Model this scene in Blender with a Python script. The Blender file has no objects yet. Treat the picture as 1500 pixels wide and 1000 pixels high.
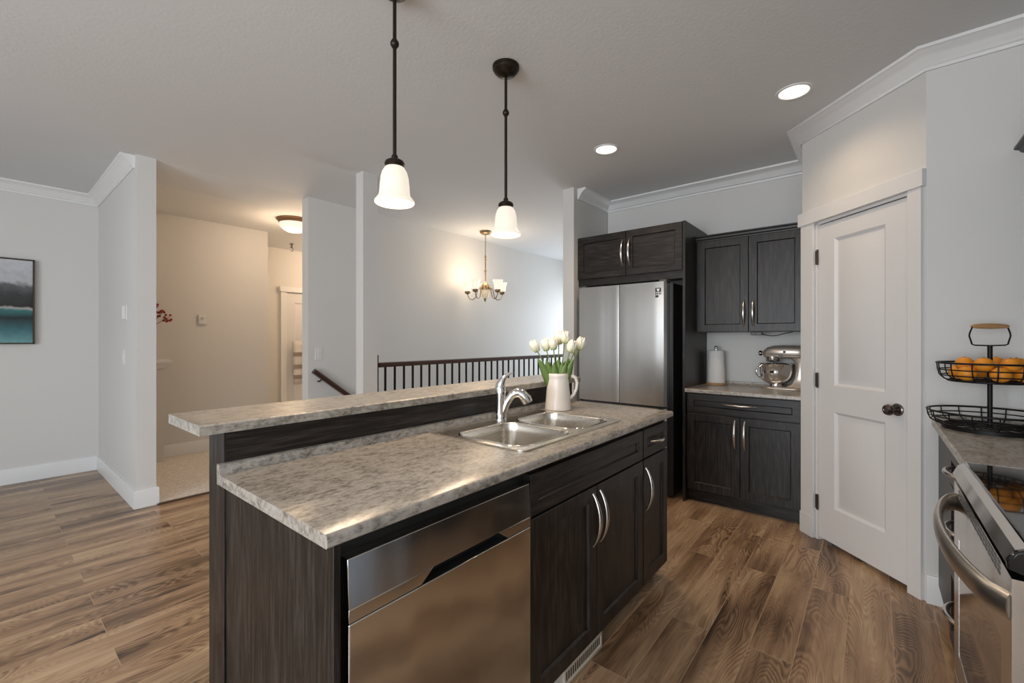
import bpy, bmesh, math, random
from mathutils import Vector, Matrix
random.seed(7)
C = bpy.context.scene.collection
SC = bpy.context.scene
# ------------------------------------------------------------------ camera, world, light, exposure
TH = math.radians(39.356)            # heading of the view, from the island's long axis
cd = bpy.data.cameras.new('camera'); cam = bpy.data.objects.new('camera', cd); C.objects.link(cam)
cam.location = (0, 0, 1.31); cam.rotation_euler = (math.pi/2, 0, TH - math.pi/2)
cd.sensor_width = 36; cd.lens = 643.8*36/1500; cd.shift_y = -0.002; cd.clip_start = 0.02
SC.camera = cam
SC.view_settings.view_transform = 'Standard'; SC.view_settings.look = 'None'
SC.view_settings.gamma = 1; SC.view_settings.use_curve_mapping = False
SC.view_settings.exposure = 0.09
w = bpy.data.worlds.new('sky'); SC.world = w; w.use_nodes = True
w.node_tree.nodes['Background'].inputs[0].default_value = (0.75, 0.86, 1.0, 1)
w.node_tree.nodes['Background'].inputs[1].default_value = 1.1

def area(name, loc, rot, sx, sy, e, col):
    l = bpy.data.lights.new(name, 'AREA'); l.shape = 'RECTANGLE'; l.size = sx; l.size_y = sy
    l.energy = e; l.color = col
    o = bpy.data.objects.new(name, l); C.objects.link(o); o.location = loc; o.rotation_euler = rot
    return o
H90 = math.pi/2
# daylight entering by the windows behind the camera and at the far end of the stair hall
area('daylight_rear', (-3.9, 1.0, 1.35), (0, -H90-0.08, 0), 1.9, 3.0, 152, (0.89, 0.945, 1.0))
area('daylight_front', (-1.9, -0.95, 1.45), (H90+0.2, 0, 0), 2.1, 1.7, 36, (0.95, 0.98, 1.0))
area('daylight_hall', (7.12, 3.45, 1.25), (0, H90, 0), 1.9, 1.5, 32, (0.86, 0.93, 1.0))

def point(name, loc, e, col=(1, 0.76, 0.52), r=0.03):
    l = bpy.data.lights.new(name, 'POINT'); l.energy = e; l.color = col; l.shadow_soft_size = r
    o = bpy.data.objects.new(name, l); C.objects.link(o); o.location = loc; return o
def spot(name, loc, e, ang=120, col=(1, 0.74, 0.5), r=0.05, blend=0.6):
    l = bpy.data.lights.new(name, 'SPOT'); l.energy = e; l.color = col; l.shadow_soft_size = r
    l.spot_size = math.radians(ang); l.spot_blend = blend
    o = bpy.data.objects.new(name, l); C.objects.link(o); o.location = loc; return o

# ------------------------------------------------------------------ materials
def new_mat(name):
    m = bpy.data.materials.new(name); m.use_nodes = True
    return m, m.node_tree.nodes, m.node_tree.links, m.node_tree.nodes['Principled BSDF']
def simple(name, col, rough=0.5, metal=0.0, bump=0.0, bscale=200.0, spec=None, coat=0.0):
    m, n, l, b = new_mat(name)
    b.inputs['Base Color'].default_value = (*col, 1); b.inputs['Roughness'].default_value = rough
    b.inputs['Metallic'].default_value = metal
    if spec is not None: b.inputs['Specular IOR Level'].default_value = spec
    if coat: b.inputs['Coat Weight'].default_value = coat; b.inputs['Coat Roughness'].default_value = 0.08
    tc = n.new('ShaderNodeTexCoord'); nz = n.new('ShaderNodeTexNoise')
    nz.inputs['Scale'].default_value = bscale; nz.inputs['Detail'].default_value = 3
    l.new(tc.outputs['Object'], nz.inputs['Vector'])
    if bump:
        bp = n.new('ShaderNodeBump'); bp.inputs['Strength'].default_value = bump; bp.inputs['Distance'].default_value = 0.002
        l.new(nz.outputs[0], bp.inputs['Height']); l.new(bp.outputs[0], b.inputs['Normal'])
    else:
        mr = n.new('ShaderNodeMapRange'); mr.inputs[3].default_value = max(0, rough-0.04); mr.inputs[4].default_value = min(1, rough+0.04)
        l.new(nz.outputs[0], mr.inputs[0]); l.new(mr.outputs[0], b.inputs['Roughness'])
    return m
def ramp(n, stops):
    r = n.new('ShaderNodeValToRGB'); e = r.color_ramp.elements
    while len(e) < len(stops): e.new(0.5)
    for k, (p, c) in enumerate(stops): e[k].position = p; e[k].color = (*c, 1)
    return r
def emit(name, col, s, base=1.0):
    m, n, l, b = new_mat(name)
    b.inputs['Base Color'].default_value = (*[c*base for c in col], 1); b.inputs['Emission Color'].default_value = (*col, 1)
    b.inputs['Emission Strength'].default_value = s; b.inputs['Roughness'].default_value = 0.3
    return m
def dark_wood(name, axis):
    m, n, l, b = new_mat(name)
    tc = n.new('ShaderNodeTexCoord'); mp = n.new('ShaderNodeMapping')
    s = [60, 60, 60]; s[axis] = 3.0; mp.inputs['Scale'].default_value = s
    l.new(tc.outputs['Object'], mp.inputs['Vector'])
    nz = n.new('ShaderNodeTexNoise'); nz.inputs['Scale'].default_value = 2.2; nz.inputs['Detail'].default_value = 4; nz.inputs['Roughness'].default_value = 0.6
    l.new(mp.outputs[0], nz.inputs['Vector'])
    mp2 = n.new('ShaderNodeMapping'); s2 = [4.5, 4.5, 4.5]; s2[axis] = 0.9; mp2.inputs['Scale'].default_value = s2
    l.new(tc.outputs['Object'], mp2.inputs['Vector'])
    lo = n.new('ShaderNodeTexNoise'); lo.inputs['Scale'].default_value = 1.0; lo.inputs['Detail'].default_value = 1
    l.new(mp2.outputs[0], lo.inputs['Vector'])
    mu = n.new('ShaderNodeMath'); mu.operation = 'MULTIPLY'; mu.inputs[1].default_value = 85
    l.new(lo.outputs[0], mu.inputs[0])
    sn = n.new('ShaderNodeMath'); sn.operation = 'SINE'; l.new(mu.outputs[0], sn.inputs[0])
    mr = n.new('ShaderNodeMapRange'); mr.inputs[1].default_value = -1; mr.inputs[3].default_value = -0.06; mr.inputs[4].default_value = 0.03
    l.new(sn.outputs[0], mr.inputs[0])
    ad = n.new('ShaderNodeMath'); l.new(nz.outputs[0], ad.inputs[0]); l.new(mr.outputs[0], ad.inputs[1])
    r = ramp(n, [(0.34, (0.003, 0.0025, 0.0025)), (0.48, (0.012, 0.0095, 0.008)), (0.66, (0.036, 0.030, 0.0265))])
    l.new(ad.outputs[0], r.inputs[0]); l.new(r.outputs[0], b.inputs['Base Color'])
    b.inputs['Roughness'].default_value = 0.40; b.inputs['Specular IOR Level'].default_value = 0.46
    bp = n.new('ShaderNodeBump'); bp.inputs['Strength'].default_value = 0.25; bp.inputs['Distance'].default_value = 0.001
    l.new(ad.outputs[0], bp.inputs['Height']); l.new(bp.outputs[0], b.inputs['Normal'])
    return m
def laminate(name):
    m, n, l, b = new_mat(name)
    tc = n.new('ShaderNodeTexCoord')
    a = n.new('ShaderNodeTexNoise'); a.inputs['Scale'].default_value = 62; a.inputs['Detail'].default_value = 5; a.inputs['Roughness'].default_value = 0.7
    mp = n.new('ShaderNodeMapping'); mp.inputs['Scale'].default_value = (0.75, 1.3, 1.2); l.new(tc.outputs['Object'], mp.inputs['Vector'])
    l.new(mp.outputs[0], a.inputs['Vector'])
    c = n.new('ShaderNodeTexNoise'); c.inputs['Scale'].default_value = 22; c.inputs['Detail'].default_value = 4
    l.new(mp.outputs[0], c.inputs['Vector'])
    mx = n.new('ShaderNodeMix'); mx.data_type = 'FLOAT'; mx.inputs[0].default_value = 0.35
    l.new(a.outputs[0], mx.inputs[2]); l.new(c.outputs[0], mx.inputs[3])
    r = ramp(n, [(0.34, (0.075, 0.066, 0.054)), (0.43, (0.215, 0.194, 0.165)), (0.52, (0.365, 0.335, 0.293)), (0.66, (0.47, 0.435, 0.39))])
    l.new(mx.outputs[0], r.inputs[0]); l.new(r.outputs[0], b.inputs['Base Color'])
    b.inputs['Roughness'].default_value = 0.30; b.inputs['Specular IOR Level'].default_value = 0.95
    return m
def steel(name, axis, base=(0.60, 0.585, 0.56), rough=0.24, warp=0.25):
    m, n, l, b = new_mat(name)
    b.inputs['Base Color'].default_value = (*base, 1); b.inputs['Metallic'].default_value = 1
    if warp:
        b.inputs['Anisotropic'].default_value = 0.75
        tg_ = n.new('ShaderNodeTangent'); tg_.direction_type = 'RADIAL'; tg_.axis = 'Z'; l.new(tg_.outputs[0], b.inputs['Tangent'])
    tc = n.new('ShaderNodeTexCoord'); mp = n.new('ShaderNodeMapping')
    s = [420, 420, 420]; s[axis] = 4; mp.inputs['Scale'].default_value = s
    l.new(tc.outputs['Object'], mp.inputs['Vector'])
    nz = n.new('ShaderNodeTexNoise'); nz.inputs['Scale'].default_value = 1; nz.inputs['Detail'].default_value = 2; l.new(mp.outputs[0], nz.inputs['Vector'])
    mr = n.new('ShaderNodeMapRange'); mr.inputs[3].default_value = rough-0.02; mr.inputs[4].default_value = rough+0.03
    l.new(nz.outputs[0], mr.inputs[0]); l.new(mr.outputs[0], b.inputs['Roughness'])
    if warp:
        mp2 = n.new('ShaderNodeMapping'); mp2.inputs['Scale'].default_value = (8, 8, 0.10); l.new(tc.outputs['Object'], mp2.inputs['Vector'])
        lo = n.new('ShaderNodeTexNoise'); lo.inputs['Scale'].default_value = 1; lo.inputs['Detail'].default_value = 0.5; l.new(mp2.outputs[0], lo.inputs['Vector'])
        bp = n.new('ShaderNodeBump'); bp.inputs['Strength'].default_value = warp; bp.inputs['Distance'].default_value = 0.03
        l.new(lo.outputs[0], bp.inputs['Height']); l.new(bp.outputs[0], b.inputs['Normal'])
    return m
def floor_planks():
    m, n, l, b = new_mat('wood_plank_floor')
    tc = n.new('ShaderNodeTexCoord'); mp = n.new('ShaderNodeMapping')
    mp.inputs['Location'].default_value = (0.35, -0.09+0.16*20, 0); l.new(tc.outputs['Object'], mp.inputs['Vector'])
    bk = n.new('ShaderNodeTexBrick'); bk.offset = 0.41; bk.offset_frequency = 2
    bk.inputs['Color1'].default_value = (0, 0, 0, 1); bk.inputs['Color2'].default_value = (1, 1, 1, 1); bk.inputs['Mortar'].default_value = (0.5, 0.5, 0.5, 1)
    bk.inputs['Scale'].default_value = 1; bk.inputs['Mortar Size'].default_value = 0.0011; bk.inputs['Mortar Smooth'].default_value = 0
    bk.inputs['Brick Width'].default_value = 1.22; bk.inputs['Row Height'].default_value = 0.16
    l.new(mp.outputs[0], bk.inputs['Vector'])
    sc = n.new('ShaderNodeVectorMath'); sc.operation = 'SCALE'; sc.inputs[3].default_value = 37.0; l.new(bk.outputs['Color'], sc.inputs[0])
    ad = n.new('ShaderNodeVectorMath'); l.new(mp.outputs[0], ad.inputs[0]); l.new(sc.outputs[0], ad.inputs[1])
    # growth-ring contours
    mr_ = n.new('ShaderNodeMapping'); mr_.inputs['Scale'].default_value = (1.6, 6.5, 1); l.new(ad.outputs[0], mr_.inputs['Vector'])
    lo = n.new('ShaderNodeTexNoise'); lo.inputs['Scale'].default_value = 1.0; lo.inputs['Detail'].default_value = 1.6; lo.inputs['Roughness'].default_value = 0.35; lo.inputs['Distortion'].default_value = 0.5
    l.new(mr_.outputs[0], lo.inputs['Vector'])
    # fine fibres
    mf = n.new('ShaderNodeMapping'); mf.inputs['Scale'].default_value = (3, 60, 1); l.new(ad.outputs[0], mf.inputs['Vector'])
    fi = n.new('ShaderNodeTexNoise'); fi.inputs['Scale'].default_value = 1.0; fi.inputs['Detail'].default_value = 5; l.new(mf.outputs[0], fi.inputs['Vector'])
    mu = n.new('ShaderNodeMath'); mu.operation = 'MULTIPLY'; mu.inputs[1].default_value = 190; l.new(lo.outputs[0], mu.inputs[0])
    jt = n.new('ShaderNodeMath'); jt.operation = 'MULTIPLY_ADD'; l.new(fi.outputs[0], jt.inputs[0]); jt.inputs[1].default_value = 7.0; l.new(mu.outputs[0], jt.inputs[2])
    sn = n.new('ShaderNodeMath'); sn.operation = 'SINE'; l.new(jt.outputs[0], sn.inputs[0])
    # broad tone
    mb = n.new('ShaderNodeMapping'); mb.inputs['Scale'].default_value = (1.3, 7, 1); l.new(ad.outputs[0], mb.inputs['Vector'])
    br = n.new('ShaderNodeTexNoise'); br.inputs['Scale'].default_value = 1.0; br.inputs['Detail'].default_value = 3; l.new(mb.outputs[0], br.inputs['Vector'])
    def mad(x, k, add):
        q = n.new('ShaderNodeMath'); q.operation = 'MULTIPLY_ADD'; l.new(x, q.inputs[0]); q.inputs[1].default_value = k
        if isinstance(add, float): q.inputs[2].default_value = add
        else: l.new(add, q.inputs[2])
        return q.outputs[0]
    v = mad(br.outputs[0], 1.30, -0.40)
    # rings show strongly only in patches; small dark knots
    mk = n.new('ShaderNodeMapping'); mk.inputs['Scale'].default_value = (2.2, 5.0, 1); l.new(ad.outputs[0], mk.inputs['Vector'])
    pk_ = n.new('ShaderNodeTexNoise'); pk_.inputs['Scale'].default_value = 1.0; pk_.inputs['Detail'].default_value = 2; l.new(mk.outputs[0], pk_.inputs['Vector'])
    am = n.new('ShaderNodeMapRange'); am.inputs[1].default_value = 0.40; am.inputs[2].default_value = 0.62; am.inputs[3].default_value = 0.03; am.inputs[4].default_value = 0.12; l.new(pk_.outputs[0], am.inputs[0])
    pr_ = n.new('ShaderNodeMath'); pr_.operation = 'MULTIPLY'; l.new(sn.outputs[0], pr_.inputs[0]); l.new(am.outputs[0], pr_.inputs[1])
    v = mad(pr_.outputs[0], 1.0, v)
    kn_ = n.new('ShaderNodeMapRange'); kn_.inputs[1].default_value = 0.66; kn_.inputs[2].default_value = 0.80; kn_.inputs[3].default_value = 0.0; kn_.inputs[4].default_value = -0.40; l.new(lo.outputs[0], kn_.inputs[0])
    v = mad(kn_.outputs[0], 1.0, v)
    v = mad(fi.outputs[0], 0.40, v)
    sep = n.new('ShaderNodeSeparateColor'); l.new(bk.outputs['Color'], sep.inputs[0])
    v = mad(sep.outputs[0], 0.17, v)
    r = ramp(n, [(0.12, (0.050, 0.029, 0.018)), (0.32, (0.165, 0.096, 0.053)), (0.56, (0.36, 0.225, 0.130)), (0.88, (0.58, 0.41, 0.25))])
    l.new(v, r.inputs[0])
    mx = n.new('ShaderNodeMix'); mx.data_type = 'RGBA'; l.new(bk.outputs['Fac'], mx.inputs[0])
    l.new(r.outputs[0], mx.inputs[6]); mx.inputs[7].default_value = (0.48, 0.34, 0.22, 1)  # seams lighter than the planks: their reflected glint is put into the colour
    l.new(mx.outputs[2], b.inputs['Base Color'])
    b.inputs['Roughness'].default_value = 0.30
    bp = n.new('ShaderNodeBump'); bp.inputs['Strength'].default_value = 0.12; bp.inputs['Distance'].default_value = 0.001
    l.new(fi.outputs[0], bp.inputs['Height']); l.new(bp.outputs[0], b.inputs['Normal'])
    return m
def carpet_mat():
    m, n, l, b = new_mat('beige_carpet')
    tc = n.new('ShaderNodeTexCoord'); nz = n.new('ShaderNodeTexNoise'); nz.inputs['Scale'].default_value = 90; nz.inputs['Detail'].default_value = 4
    l.new(tc.outputs['Object'], nz.inputs['Vector'])
    r = ramp(n, [(0.35, (0.52, 0.47, 0.42)), (0.65, (0.76, 0.71, 0.65))]); l.new(nz.outputs[0], r.inputs[0]); l.new(r.outputs[0], b.inputs['Base Color'])
    b.inputs['Roughness'].default_value = 0.95
    bp = n.new('ShaderNodeBump'); bp.inputs['Strength'].default_value = 0.6; bp.inputs['Distance'].default_value = 0.006
    l.new(nz.outputs[0], bp.inputs['Height']); l.new(bp.outputs[0], b.inputs['Normal'])
    return m
def art_mat():
    # abstract misty hills over teal water, all from noise (object z runs 0..0.77)
    m, n, l, b = new_mat('landscape_print')
    tc = n.new('ShaderNodeTexCoord'); sx = n.new('ShaderNodeSeparateXYZ'); l.new(tc.outputs['Object'], sx.inputs[0])
    nz = n.new('ShaderNodeTexNoise'); nz.inputs['Scale'].default_value = 7; nz.inputs['Detail'].default_value = 8; nz.inputs['Roughness'].default_value = 0.62
    l.new(tc.outputs['Object'], nz.inputs['Vector'])
    am = n.new('ShaderNodeMapRange'); am.inputs[1].default_value = 0.26; am.inputs[2].default_value = 0.42; am.inputs[3].default_value = 0.05; am.inputs[4].default_value = 0.17; l.new(sx.outputs[2], am.inputs[0])
    c0 = n.new('ShaderNodeMath'); c0.operation = 'SUBTRACT'; c0.inputs[1].default_value = 0.5; l.new(nz.outputs[0], c0.inputs[0])
    q2 = n.new('ShaderNodeMath'); q2.operation = 'MULTIPLY_ADD'; l.new(c0.outputs[0], q2.inputs[0]); l.new(am.outputs[0], q2.inputs[1]); l.new(sx.outputs[2], q2.inputs[2])
    r = ramp(n, [(0.0, (0.16, 0.36, 0.38)), (0.13, (0.035, 0.13, 0.15)), (0.24, (0.004, 0.012, 0.013)), (0.305, (0.03, 0.16, 0.17)),
                 (0.325, (0.42, 0.40, 0.37)), (0.345, (0.012, 0.014, 0.012)), (0.45, (0.03, 0.033, 0.033)), (0.535, (0.11, 0.115, 0.12)), (0.57, (0.46, 0.47, 0.50)), (0.75, (0.55, 0.56, 0.60))])
    l.new(q2.outputs[0], r.inputs[0])
    n2 = n.new('ShaderNodeTexNoise'); n2.inputs['Scale'].default_value = 26; n2.inputs['Detail'].default_value = 5; l.new(tc.outputs['Object'], n2.inputs['Vector'])
    mr = n.new('ShaderNodeMapRange'); mr.inputs[3].default_value = 0.5; mr.inputs[4].default_value = 1.5; l.new(n2.outputs[0], mr.inputs[0])
    mx = n.new('ShaderNodeMix'); mx.data_type = 'RGBA'; mx.blend_type = 'MULTIPLY'; mx.inputs[0].default_value = 0.5
    l.new(r.outputs[0], mx.inputs[6]); l.new(mr.outputs[0], mx.inputs[7]); l.new(mx.outputs[2], b.inputs['Base Color'])
    b.inputs['Roughness'].default_value = 0.5
    return m
def petal_mat():
    m, n, l, b = new_mat('tulip_petal')
    tc = n.new('ShaderNodeTexCoord'); sx = n.new('ShaderNodeSeparateXYZ'); l.new(tc.outputs['Generated'], sx.inputs[0])
    r = ramp(n, [(0.0, (0.50, 0.56, 0.24)), (0.30, (0.78, 0.78, 0.58)), (0.6, (0.85, 0.83, 0.73)), (1.0, (0.87, 0.85, 0.77))]); l.new(sx.outputs[2], r.inputs[0])
    l.new(r.outputs[0], b.inputs['Base Color']); b.inputs['Roughness'].default_value = 0.5
    b.inputs['Subsurface Weight'].default_value = 0.15; b.inputs['Subsurface Radius'].default_value = (0.02, 0.02, 0.01)
    return m
M = dict(
    wall=simple('wall_paint', (0.66, 0.652, 0.632), 0.62, bump=0.10, bscale=140),
    ceil=simple('ceiling_paint', (0.70, 0.715, 0.725), 0.8, bump=0.45, bscale=60),
    trim=simple('trim_paint', (0.77, 0.775, 0.775), 0.38),
    door=simple('door_paint', (0.72, 0.715, 0.71), 0.36),
    wood=dark_wood('dark_stained_oak', 2), wood_x=dark_wood('dark_stained_oak_along', 0), wood_y=dark_wood('dark_stained_oak_across', 1),
    lam=laminate('mottled_laminate'), floor=floor_planks(), carpet=carpet_mat(),
    steel=steel('stainless_steel', 0, rough=0.15, warp=0.16), steel_y=steel('stainless_steel_fridge', 1, (0.55, 0.54, 0.525), 0.22, warp=0.14), steel_matte=steel('stainless_satin', 0, (0.62, 0.585, 0.54), 0.32, 0), steel_rim=simple('polished_rim', (0.78, 0.76, 0.73), 0.12, 1), steel_sink=steel('stainless_sink', 0, (0.72, 0.68, 0.62), 0.27, 0),
    chrome=simple('chrome', (0.82, 0.82, 0.83), 0.06, 1), satin=simple('satin_nickel', (0.68, 0.66, 0.63), 0.24, 1),
    black=simple('black_enamel', (0.012, 0.012, 0.012), 0.35), iron=simple('black_iron', (0.007, 0.0065, 0.0065), 0.45, spec=0.25),
    bronze=simple('dark_bronze', (0.030, 0.022, 0.016), 0.33, 0.7), nickel=simple('antique_brass', (0.30, 0.22, 0.13), 0.35, 0.9),
    hallbase=simple('bronze_ring', (0.28, 0.16, 0.08), 0.4, 0.6),
    glow=emit('lit_glass', (1, 0.90, 0.76), 0.72, 0.4), glow2=emit('lit_dome', (1, 0.88, 0.72), 0.82, 0.4), lens=emit('pot_lens', (1, 0.90, 0.78), 3.0),
    bulb=emit('bulb', (1, 0.85, 0.62), 4.0), alabaster=emit('alabaster', (0.80, 0.66, 0.46), 0.25),
    ceramic=simple('white_ceramic', (0.78, 0.74, 0.69), 0.25), petal=petal_mat(), leaf=simple('tulip_leaf', (0.13, 0.215, 0.055), 0.45), stem=simple('tulip_stem', (0.17, 0.27, 0.07), 0.45),
    orange=simple('orange_peel', (0.86, 0.31, 0.022), 0.40, bump=0.35, bscale=500), maple=simple('turned_maple', (0.50, 0.29, 0.13), 0.45),
    paper=simple('paper_towel', (0.78, 0.76, 0.74), 0.9, bump=0.2, bscale=90), plastic=simple('white_plastic', (0.70, 0.695, 0.68), 0.4),
    mixer=simple('champagne_enamel', (0.46, 0.405, 0.35), 0.25, 0.55), glass=simple('black_glass', (0.006, 0.006, 0.007), 0.03, coat=0.4),
    rail=simple('handrail_wood', (0.050, 0.020, 0.011), 0.28), towel=simple('white_towel', (0.70, 0.66, 0.62), 0.95), stripe=simple('taupe_stripe', (0.30, 0.25, 0.21), 0.95),
    hinge=simple('hinge_bronze', (0.16, 0.135, 0.12), 0.22, 0.9), berry=simple('red_berry', (0.25, 0.01, 0.012), 0.4), twig=simple('twig', (0.09, 0.045, 0.025), 0.8),
    white=simple('white_print', (0.85, 0.85, 0.85), 0.6), navy=simple('navy_print', (0.02, 0.025, 0.06), 0.5), strip=simple('floor_strip', (0.06, 0.03, 0.018), 0.4),
    grout=simple('vent_cream', (0.55, 0.50, 0.42), 0.45), art=art_mat(), grey=simple('grey_shell', (0.10, 0.10, 0.10), 0.4), pane=simple('bluish_glass', (0.5, 0.55, 0.6), 0.05),
)
# ------------------------------------------------------------------ mesh helper
OFF = {}
class MB:
    def __init__(s): s.v = []; s.f = []
    def add(s, vs, fs):
        o = len(s.v); s.v += [tuple(p) for p in vs]; s.f += [tuple(o+i for i in f) for f in fs]; return s
    def box(s, x0, x1, y0, y1, z0, z1, T=None):
        p = [(x, y, z) for z in (z0, z1) for y in (y0, y1) for x in (x0, x1)]
        if T: p = [T(*q) for q in p]
        return s.add(p, [(0, 2, 3, 1), (4, 5, 7, 6), (0, 1, 5, 4), (2, 6, 7, 3), (0, 4, 6, 2), (1, 3, 7, 5)])
    def rings(s, rings, close=True, cap0=True, cap1=True):
        n = len(rings[0]); o = len(s.v)
        for r in rings: s.v += [tuple(p) for p in r]
        for k in range(len(rings)-1):
            for i in range(n if close else n-1):
                j = (i+1) % n
                s.f.append((o+k*n+i, o+k*n+j, o+(k+1)*n+j, o+(k+1)*n+i))
        if cap0 and n > 2: s.f.append(tuple(o+i for i in reversed(range(n))))
        if cap1 and n > 2: s.f.append(tuple(o+(len(rings)-1)*n+i for i in range(n)))
        return s
    def tube(s, pts, r, n=10, flat=None):
        pts = [Vector(p) for p in pts]; rr = r if isinstance(r, (list, tuple)) else [r]*len(pts)
        rings = []; up = None
        for k, p in enumerate(pts):
            t = (pts[min(k+1, len(pts)-1)] - pts[max(k-1, 0)]).normalized()
            if up is None:
                up = Vector((0, 0, 1)) if abs(t.z) < 0.9 else Vector((1, 0, 0))
            a = up - t*up.dot(t); a.normalize(); b = t.cross(a); up = a
            fl = flat or 1.0
            rings.append([p + a*math.cos(2*math.pi*i/n)*rr[k] + b*math.sin(2*math.pi*i/n)*rr[k]*fl for i in range(n)])
        return s.rings(rings)
    def lathe(s, prof, c=(0, 0, 0), n=32, axis=None, caps=True, ex=1.0):
        # prof: (radius, height) along +z, or along axis
        c = Vector(c)
        if axis is not None:
            q = Vector((0, 0, 1)).rotation_difference(Vector(axis).normalized())
        rings = []
        for r, h in prof:
            row = []
            for i in range(n):
                p = Vector((max(r, 1e-5)*math.cos(2*math.pi*i/n), ex*max(r, 1e-5)*math.sin(2*math.pi*i/n), h))
                if axis is not None: p = q @ p
                row.append(c + p)
            rings.append(row)
        return s.rings(rings, cap0=caps, cap1=caps)
    def loops(s, T, w_, h_, lp):
        # stacked rectangular loops (inset, depth) on a w x h face, last one capped
        return s.rings([[T(i, i, c), T(w_-i, i, c), T(w_-i, h_-i, c), T(i, h_-i, c)] for i, c in lp])
    def build(s, name, mat, parent=None, smooth=35, bevel=0, seg=2, sub=0, solid=0):
        off = OFF.get(parent.name, Vector()) if parent else Vector()
        me = bpy.data.meshes.new(name); me.from_pydata([tuple(Vector(p)-off) for p in s.v], [], s.f)
        bm = bmesh.new(); bm.from_mesh(me); bmesh.ops.recalc_face_normals(bm, faces=bm.faces[:]); bm.to_mesh(me); bm.free()
        me.materials.append(mat)
        if smooth:
            for p in me.polygons: p.use_smooth = True
            me.set_sharp_from_angle(angle=math.radians(smooth))
        o = bpy.data.objects.new(name, me); C.objects.link(o)
        if parent: o.parent = parent
        OFF[o.name] = off
        if solid:
            d = o.modifiers.new('solid', 'SOLIDIFY'); d.thickness = solid
        if bevel:
            d = o.modifiers.new('bevel', 'BEVEL'); d.width = bevel; d.segments = seg; d.limit_method = 'ANGLE'; d.angle_limit = math.radians(40); d.harden_normals = False
        if sub:
            d = o.modifiers.new('sub', 'SUBSURF'); d.levels = sub; d.render_levels = sub
        return o
def thing(name, label, cat, loc, group=None):
    o = bpy.data.objects.new(name, None); C.objects.link(o); o.location = loc; o.empty_display_size = 0.05
    o['label'] = label; o['category'] = cat
    if group: o['group'] = group
    OFF[o.name] = Vector(loc); return o
def tag(o, label, cat, group=None):
    o['label'] = label; o['category'] = cat
    if group: o['group'] = group
    return o
def struct(o): o['kind'] = 'structure'; return o
def sbox(name, mat, *b, bevel=0): return struct(MB().box(*b).build(name, mat, bevel=bevel))
def sweep(mb, path, prof, side=1):
    # prof: (out, z) closed section; path: XY polyline; out is to the left of travel when side=1
    P = [Vector((x, y)) for x, y in path]; rings = []
    for k, p in enumerate(P):
        d0 = (P[k]-P[k-1]).normalized() if k > 0 else None
        d1 = (P[k+1]-P[k]).normalized() if k < len(P)-1 else None
        n0 = Vector((-d0.y, d0.x))*side if d0 else None; n1 = Vector((-d1.y, d1.x))*side if d1 else None
        if n0 is None: m = n1
        elif n1 is None: m = n0
        else: m = (n0+n1)/(1+n0.dot(n1))
        rings.append([(p.x+m.x*o_, p.y+m.y*o_, z) for o_, z in prof])
    return mb.rings(rings)
CE = 2.745; HC = 2.70
# ------------------------------------------------------------------ room shell
fl = MB()
for b in ((-4, 4.3, -0.99, 3.46), (-4, 2.2, 3.46, 4.385), (-4, 0.80, 4.385, 6.05), (4.3, 7.2, 2.3, 3.46)): fl.box(b[0], b[1], b[2], b[3], -0.12, 0)
struct(fl.build('floor', M['floor'], smooth=0))
cf = MB().box(0.80, 2.115, 4.385, 4.51, -0.12, 0.006).box(0.80, 4.6, 4.51, 7.0, -0.12, 0.006)
struct(cf.build('floor_hall', M['carpet'], smooth=0))
struct(MB().box(0.91, 2.115, 4.365, 4.405, 0, 0.008).build('trim_threshold', M['strip'], bevel=0.003))
sbox('ceiling', M['ceil'], -4.1, 7.3, -1.0, 7.2, CE, CE+0.1)
struct(MB().rings([[(x, 4.42, CE), (x, 4.95, HC), (x, 7.0, HC), (x, 7.0, CE)] for x in (0.91, 4.6)]).build('ceiling_hall', M['ceil'], smooth=0))
sbox('wall_left', M['wall'], -4.1, 2.395, 6.05, 6.17, 0, CE)
sbox('wall_partition', M['wall'], 0.785, 0.91, 4.41, 6.05, 0, CE)
sbox('wall_stair', M['wall'], 2.115, 7.2, 4.385, 4.51, -2.6, CE)
sbox('wall_post', M['wall'], 2.088, 2.228, 3.35, 3.46, 0, CE)
sbox('wall_hall_side', M['wall'], 2.275, 2.395, 6.17, 7.0, 0, CE)
sbox('wall_hall_end', M['wall'], 2.275, 4.6, 7.0, 7.12, 0, CE)
sbox('wall_hall_right', M['wall'], 4.48, 4.6, 4.51, 7.0, 0, HC)
sbox('wall_fridge', M['wall'], 4.245, 4.365, 0.25, 2.17, 0, CE)
sbox('wall_wing', M['wall'], 3.57, 7.2, 2.175, 2.295, 0, CE)
P1 = Vector((3.597, 0.372)); P2 = Vector((3.013, -0.208)); DL = (P2-P1).length; DU = (P2-P1)/DL; DN = Vector((DU.y, -DU.x))
def TD(a, z, c): p = P1 + DU*a + DN*c; return (p.x, p.y, z)      # a along the pantry wall, c out into the room
sbox('wall_pantry_side', M['wall'], 3.60, 4.245, 0.25, 0.372, 0, CE)
pw = MB()
for a0, a1, z0, z1 in ((0, 0.105, 0, CE), (0.755, DL, 0, CE), (0.105, 0.755, 2.075, CE)):
    pw.box(a0, a1, -0.12, 0, z0, z1, T=lambda a, c, z: TD(a, z, c))
struct(pw.build('wall_pantry', M['wall'], smooth=0))
sbox('wall_right', M['wall'], 3.013, 3.133, -0.99, -0.208, 0, CE)
rw = MB()
for x0, x1, z0, z1 in ((-4.1, -3.0, 0, CE), (-0.8, 3.133, 0, CE), (-3.0, -0.8, 0, 0.6), (-3.0, -0.8, 2.3, CE)): rw.box(x0, x1, -0.99, -0.87, z0, z1)
struct(rw.build('wall_range', M['wall'], smooth=0))
rr = MB()
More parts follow.
